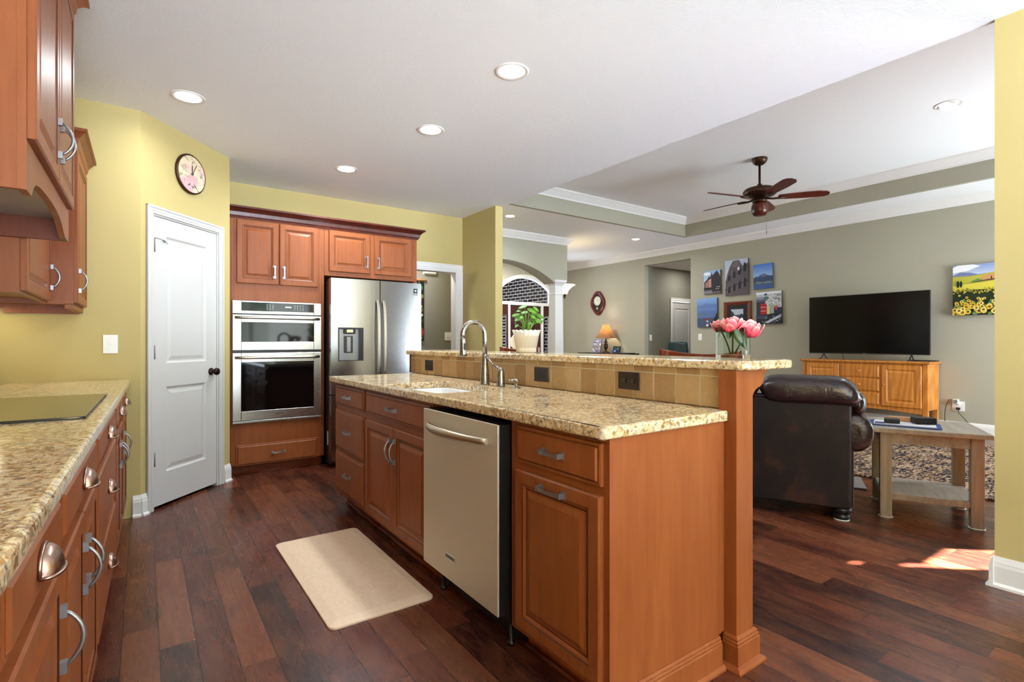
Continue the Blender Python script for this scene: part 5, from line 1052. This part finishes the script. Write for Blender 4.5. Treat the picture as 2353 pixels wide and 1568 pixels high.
tn = M['shade_tan'].node_tree; tb = tn.nodes.new('ShaderNodeBsdfTranslucent'); tb.inputs[0].default_value = (.75, .5, .26, 1); tm = tn.nodes.new('ShaderNodeMixShader'); tm.inputs[0].default_value = .45; tn.links.new(tn.nodes['Principled BSDF'].outputs[0], tm.inputs[1]); tn.links.new(tb.outputs[0], tm.inputs[2]); tn.links.new(tm.outputs[0], tn.nodes['Material Output'].inputs[0])
pp_ = thing('photo_canvas', 'small unframed purple photo leaning left of the lamp', 'picture', (8.40, 8.50, .931)); pp_.rotation_euler = (0, R(8), 0)
mb = MB(); mb.box(-.008, .008, -.13, .13, 0, .30); mb.build('board', 'canvas_edge', pp_)
mb = MB(); mb.ink = (150, 144, 176); mb.add([(-.0085, .128, .002), (-.0085, -.128, .002), (-.0085, -.128, .298), (-.0085, .128, .298)], [(0, 1, 2, 3)])
for k in range(60):
    mb.ink = rnd.choice([(196, 198, 210), (110, 104, 150), (80, 80, 110), (150, 140, 80), (220, 222, 230), (126, 118, 160)]); u, v = rnd.uniform(-.11, .11), rnd.uniform(.02, .28); mb.add([(-.0088-.00003*k, -a, b) for a, b in ell(u, v, rnd.uniform(.01, .03), rnd.uniform(.01, .04), 7)], [list(range(7))])
mb.build('print', 'print', pp_, fix=False)
sdp = thing('smart_display', 'small black tabletop screen right of the lamp', 'display', (8.33, 7.76, .9275)); sdp.rotation_euler = (0, R(12), 0)
mb = MB(); mb.box(-.01, .03, -.10, .10, 0, .155); mb.build('body', 'black', sdp, .008)
mb = MB(); mb.ink = (12, 14, 22); mb.add([(-.0105, .09, .012), (-.0105, -.09, .012), (-.0105, -.09, .143), (-.0105, .09, .143)], [(0, 1, 2, 3)])
for c_, u, v, a, b in (((20, 74, 70), -.045, .095, .03, .025), ((84, 92, 170), .035, .045, .03, .02), ((50, 60, 80), .03, .10, .02, .012)): mb.ink = c_; mb.add([(-.0108, u+a, v-b), (-.0108, u-a, v-b), (-.0108, u-a, v+b), (-.0108, u+a, v+b)], [(0, 1, 2, 3)])
mb.build('screen', 'screen_print', sdp, fix=False)
o = B('tray', 'black', (0, .24, -.18, .18, 0, .012), bevel=.003); o.location = (8.24, 7.62, .9275); o.location.y = 7.60; tag(o, 'thin black tray on the right end of the console table', 'tray')
sdp.location = (8.36, 7.86, .9275)
# uplight sconce by the column
sc = thing('uplight_sconce', 'lit glass bowl uplight peeking out behind the white column', 'lamp', (6.45, 7.36, 0))
mb = MB(); mb.lathe([(.05, 2.07), (.055, 2.10), (.08, 2.15), (.13, 2.20), (.20, 2.245), (.196, 2.248), (.12, 2.205), (.07, 2.155), (.03, 2.10)], n=28); mb.build('glass_bowl', 'bowl_glow', sc)
mb = MB(); mb.lathe([(.004, 1.98), (.012, 2.0), (.02, 2.05), (.05, 2.072)], n=14); mb.tube([(0, 0, 2.03), (-.08, -.02, 2.0), (-.17, -.05, 2.02)], .008, 8); mb.box(-.195, -.17, -.10, 0, 1.97, 2.07); mb.build('bracket', 'bronze_brown', sc)
l = bpy.data.lights.new('sconce_bulb', 'POINT'); l.energy = 4; l.color = (1, .86, .62); l.shadow_soft_size = .06; lo = bpy.data.objects.new('sconce_bulb', l); COL.objects.link(lo); lo.parent = sc; lo.location = (0, 0, 2.32)

# ================================================================== STOOLS, CHAIR, BAR ITEMS
def stool(x, y, label):
    t = thing('bar_stool', label, 'stool', (x, y, 0), 0, 'bar stools on the far side of the bar')
    W2 = .27
    mb = MB(); mb.prism(rrect(-.36, .02, -.23, .23, .05, 5), lambda a, b, q: (a, b, q), .70, .745); mb.build('seat', 'stool_wood', t, .012, 3)
    for sx in (-.32, .0):
        for s_ in (-1, 1):
            top = .70 if sx < 0 else 1.13
            mb = MB(); mb.loops([[(sx+dx+(.03 if z > .9 else 0), s_*(W2-.045)+dy+s_*.0, z) for dx, dy in ((-.02, -.02), (.02, -.02), (.02, .02), (-.02, .02))] for z in (0, .4, .70, top)]); mb.build('leg', 'stool_wood', t, .003)
    mb = MB(); n_ = 16
    ls = []
    for i in range(n_+1):
        v = -W2+2*W2*i/n_; q = (v/W2)**2; zt = 1.112+.027*q; xx = .03+.03*(1-q); ls.append([(xx-.011, v, zt-.11), (xx+.011, v, zt-.11), (xx+.011, v, zt), (xx-.011, v, zt)])
    mb.loops(ls); mb.build('top_rail', 'stool_wood', t, .003)
    for i in range(4): v = -.135+.09*i; mb = MB(); mb.box(.03, .045, v-.016, v+.016, .74, 1.02); mb.build('back_slat', 'stool_wood', t)
    for z in (.22,): mb = MB(); mb.box(-.33, -.31, -.22, .22, z, z+.03); mb.box(-.01, .01, -.22, .22, z, z+.03); mb.box(-.32, 0, -.235, -.215, z+.06, z+.09); mb.box(-.32, 0, .215, .235, z+.06, z+.09); mb.build('stretcher', 'stool_wood', t)
stool(2.50, 3.46, 'wooden bar stool whose back rail shows behind the white shell pot')
stool(2.50, 1.75, 'wooden bar stool whose curved back rail shows left of the flower vase')
oh = thing('office_chair', 'dark teal high-backed office chair standing in the hall', 'chair', (9.02, 6.76, 0), R(215))
mb = MB(); mb.grid(lambda u, v: (-.22-.10*v-.03*(1-(2*u-1)**2), (u-.5)*(.48-.10*v), .50+.68*v), 8, 8); mb.build('backrest', 'chair_teal', oh, solid=.07, fix=False, sub=1)
mb = MB(); mb.prism(rrect(-.24, .26, -.25, .25, .08, 5), lambda a, b, q: (a, b, q), .42, .50); mb.build('seat', 'chair_teal', oh, .02)
mb = MB(); mb.lathe([(.03, .08), (.03, .42)], n=12)
for k in range(5): mb.tube([(0, 0, .09), (.30*cos(2*pi*k/5), .30*sin(2*pi*k/5), .06)], [.03, .018], 8)
mb.build('base', 'black', oh)
for k in range(5): mb = MB(); mb.ball((.30*cos(2*pi*k/5), .30*sin(2*pi*k/5), .028), .028, .028, .028, 12, 8); mb.build('caster', 'black', oh)
for s_ in (-1, 1): mb = MB(); mb.tube([(.0, s_*.27, .46), (.02, s_*.30, .66), (-.18, s_*.29, .68)], .02, 8); mb.build('arm', 'black', oh)

VA = R(17.2)
vc = Vector((2.008, 1.229, BZ+.0003))
vs_ = thing('glass_vase', 'square clear glass vase of peonies on the near end of the bar', 'vase', tuple(vc), VA)
def vsq(h, z, k=0): return [(-h, -h, z), (h, -h, z), (h, h, z), (-h, h, z)]
mb = MB(); mb.loops([vsq(.0545, 0), vsq(.0545, .126), vsq(.0475, .126), vsq(.0475, .014)]); mb.build('glass', 'clear_glass', vs_, fix=True)
def leafm(mb, base, tip, width, nrm, curl=.0, n_=8, m=4):
    b, t_ = Vector(base), Vector(tip); d = t_-b; L = d.length; d.normalize(); nn = Vector(nrm).normalized(); s_ = d.cross(nn).normalized(); nn = s_.cross(d).normalized()
    def f(u, v):
        w_ = width*sin(pi*v**.8)*(u-.5)*2 if v < 1 else 0
        return tuple(b + d*L*v + s_*w_ + nn*(curl*L*sin(pi*v*.9) - abs(u-.5)*width*.5*sin(pi*v)))
    mb.grid(f, m, n_)
def peony(cx, cy, cz, r, seed, label, stem_to, leaves):
    rg = random.Random(seed); t = thing('peony', label, 'flower', (cx, cy, cz), 0, 'peonies in the glass vase')
    mb = MB()
    for L, (n_, rad, th0, th1, sp) in enumerate(((3, .40, 130, 12, 1.15), (4, .56, 140, 22, .95), (5, .72, 148, 34, .82), (6, .88, 154, 52, .66), (7, 1.0, 160, 74, .56))):
        for i in range(n_):
            p0 = 2*pi*(i+.5*(L % 2))/n_+rg.uniform(-.22, .22); ra = r*rad*rg.uniform(.92, 1.08); te = th1+rg.uniform(-12, 16); sk = rg.uniform(-.12, .12)
            def f(u, v, p0=p0, ra=ra, te=te, sk=sk, sp=sp, th0=th0):
                uu = 2*u-1; th = R(th0+(te+20*uu*uu-th0)*v); wv_ = sp*(.30+.70*sin(pi*min(1, .22+.60*v)))
                p = p0+uu*wv_+sk*v; cup = -.10*uu*uu*v; lip = .16*max(0, v-.72)/.28
                rr_ = ra*(1+cup+lip+.035*sin(6*uu+p0*7)*v)
                return (rr_*sin(th)*cos(p), rr_*sin(th)*sin(p), rr_*cos(th)*.9)
            for j in range(8):
                mb.ink = [(196, 44, 66), (212, 56, 78), (222, 66, 86), (228, 74, 94), (234, 86, 104), (238, 100, 116), (244, 132, 142), (250, 184, 186)][j]
                mb.grid(lambda u, v, j=j: f(u, (j+v)/8), 6, 1)
    mb.build('bloom', 'petal', t, solid=.0012, fix=False)
    mb = MB(); mid = Vector(stem_to)-Vector((cx, cy, cz)); mb.tube([(0, 0, -r*.8), tuple(mid*.35+Vector((0, 0, -.01))), tuple(mid*.7), tuple(mid)], .0032, 8); mb.build('stem', 'stem_pale', t)
    for b, e, w_, nv, cu in leaves:
        mb = MB(); leafm(mb, Vector(b)-Vector((cx, cy, cz)), Vector(e)-Vector((cx, cy, cz)), w_, nv, cu); mb.build('leaf', 'leaf_dark', t, solid=.0008, fix=False)
    return t
rt3 = Vector((.8154, -.5789, 0)); fw3 = Vector((.5789, .8154, 0)); up3 = Vector((0, 0, 1))
def vp(r_, f_, z): return vc+rt3*r_+fw3*f_+up3*z
sb_ = vc+Vector((.004, 0, .018))
p = vp(-.012, -.03, .142); peony(*p, .044, 1, 'pink peony in the middle of the vase, facing forward', tuple(sb_+rt3*-.004), [(vp(-.02, -.060, .130), vp(.026, -.066, .035), .024, tuple(-fw3+up3*.2), .10), (vp(-.025, -.035, .115), vp(-.046, -.05, .078), .013, tuple(-fw3), .1)])
p = vp(.066, .0, .128); peony(*p, .050, 2, 'pink peony leaning out over the right side of the vase', tuple(sb_+rt3*.006), [(vp(.02, .0, .115), vp(.058, .04, .07), .016, tuple(-fw3), .1), (vp(.09, .03, .10), vp(.135, .05, .095), .012, tuple(up3), .05)])
p = vp(-.036, .03, .140); peony(*p, .036, 3, 'pink peony at the left back of the bunch', tuple(sb_+rt3*-.010+fw3*.006), [(vp(-.05, .01, .125), vp(-.115, .0, .120), .010, tuple(up3), .10), (vp(-.05, -.01, .112), vp(-.02, -.03, .11), .010, tuple(up3), .1)])
# shell pot with a plant
pc = Vector((1.945, 2.58, BZ+.0003))
pt = thing('potted_plant', 'green leafy plant in a white shell-shaped pot on the bar', 'plant', tuple(pc))
mb = MB()
fl = lambda a, h: 1+.035*abs(sin(9*a)) if h > .004 else 1
prof = [(.058, 0), (.062, .01), (.060, .025), (.064, .045), (.070, .08), (.079, .115), (.087, .136)]
ls = []
for r_, h in prof: ls.append([(r_*fl(2*pi*i/108, h)*cos(2*pi*i/108), r_*fl(2*pi*i/108, h)*sin(2*pi*i/108), h+(.006*abs(sin(9*2*pi*i/108)) if h > .13 else 0)) for i in range(108)])
ls += [[(x*.95, y*.95, z-.001) for x, y, z in ls[-1]], [(x*.72, y*.72, .03) for x, y, z in ls[-1]]]
mb.loops(ls, True, True, smooth=True); mb.build('pot', 'ceramic', pt)
mb = MB(); c0 = -rt3*.068
ls = []
for q, s_ in ((-.008, .9), (-.004, 1.0), (.006, 1.0), (.012, .75)):
    ls.append([tuple(c0+rt3*(-.034*s_*max(-.2, cos(a))*(1+.05*cos(11*a)))+fw3*q+up3*(.066+.046*s_*sin(a)*(1+.05*cos(11*a)))) for a in [2*pi*i/44 for i in range(44)]])
mb.loops(ls, smooth=True); mb.build('shell_handle', 'ceramic', pt)
mb = MB(); mb.lathe([(.001, .110), (.068, .110)], n=24, cap=False); mb.build('soil', 'mahogany', pt, fix=False)
ms, ml = MB(), MB(); rg = random.Random(11)
hl = [(-.02, .02, .225, .03), (.03, -.045, .225, .03), (.05, -.01, .275, .032), (-.035, .0, .262, .03), (-.010, 0, .285, .040), (-.055, -.02, .235, .040), (.045, .01, .25, .042), (.075, -.01, .225, .040), (.02, -.03, .262, .044), (.0, .03, .25, .038), (.062, -.03, .20, .036), (-.03, -.03, .215, .036), (.035, -.035, .205, .038), (.075, .02, .195, .03), (-.04, .03, .205, .032), (.015, -.05, .175, .030), (-.055, .01, .170, .020), (.055, .04, .24, .036), (.03, -.02, .225, .04)]
for r_, f_, z, s_ in hl:
    tipp = rt3*r_+fw3*f_+up3*z; b0 = rt3*(r_*.18)+fw3*(f_*.18)+up3*.115; md_ = b0.lerp(tipp, .55)+up3*.012+rt3*(r_*-.12)
    ms.tube([b0, md_, tipp], [.0030, .0026, .002], 6)
    sd2 = 1 if r_ > 0 else -1
    d = (rt3*(sd2*rg.uniform(.5, 1))+fw3*rg.uniform(-.5, .3)+up3*rg.uniform(-.5, .15)).normalized(); nn = (up3*.8-fw3*.6+rt3*rg.uniform(-.3, .3)).normalized(); side = d.cross(nn).normalized(); nn = side.cross(d)
    def f(u, v, tipp=tipp, d=d, side=side, nn=nn, s_=s_):
        uu = 2*u-1; s_ = s_*.98; wv_ = s_*.55*(sin(pi*v)**.7)*(1.15-.45*v)
        return tuple(tipp + d*(s_*1.45*(v-.18)-s_*.18*abs(uu)*(1-v)) + side*wv_*uu + nn*(-.28*s_*v*v+.12*s_*abs(uu)))
    ml.grid(f, 6, 8)
ms.build('stems', 'stem_green', pt); ml.build('foliage', 'leaf_green', pt, solid=.0008, fix=False)
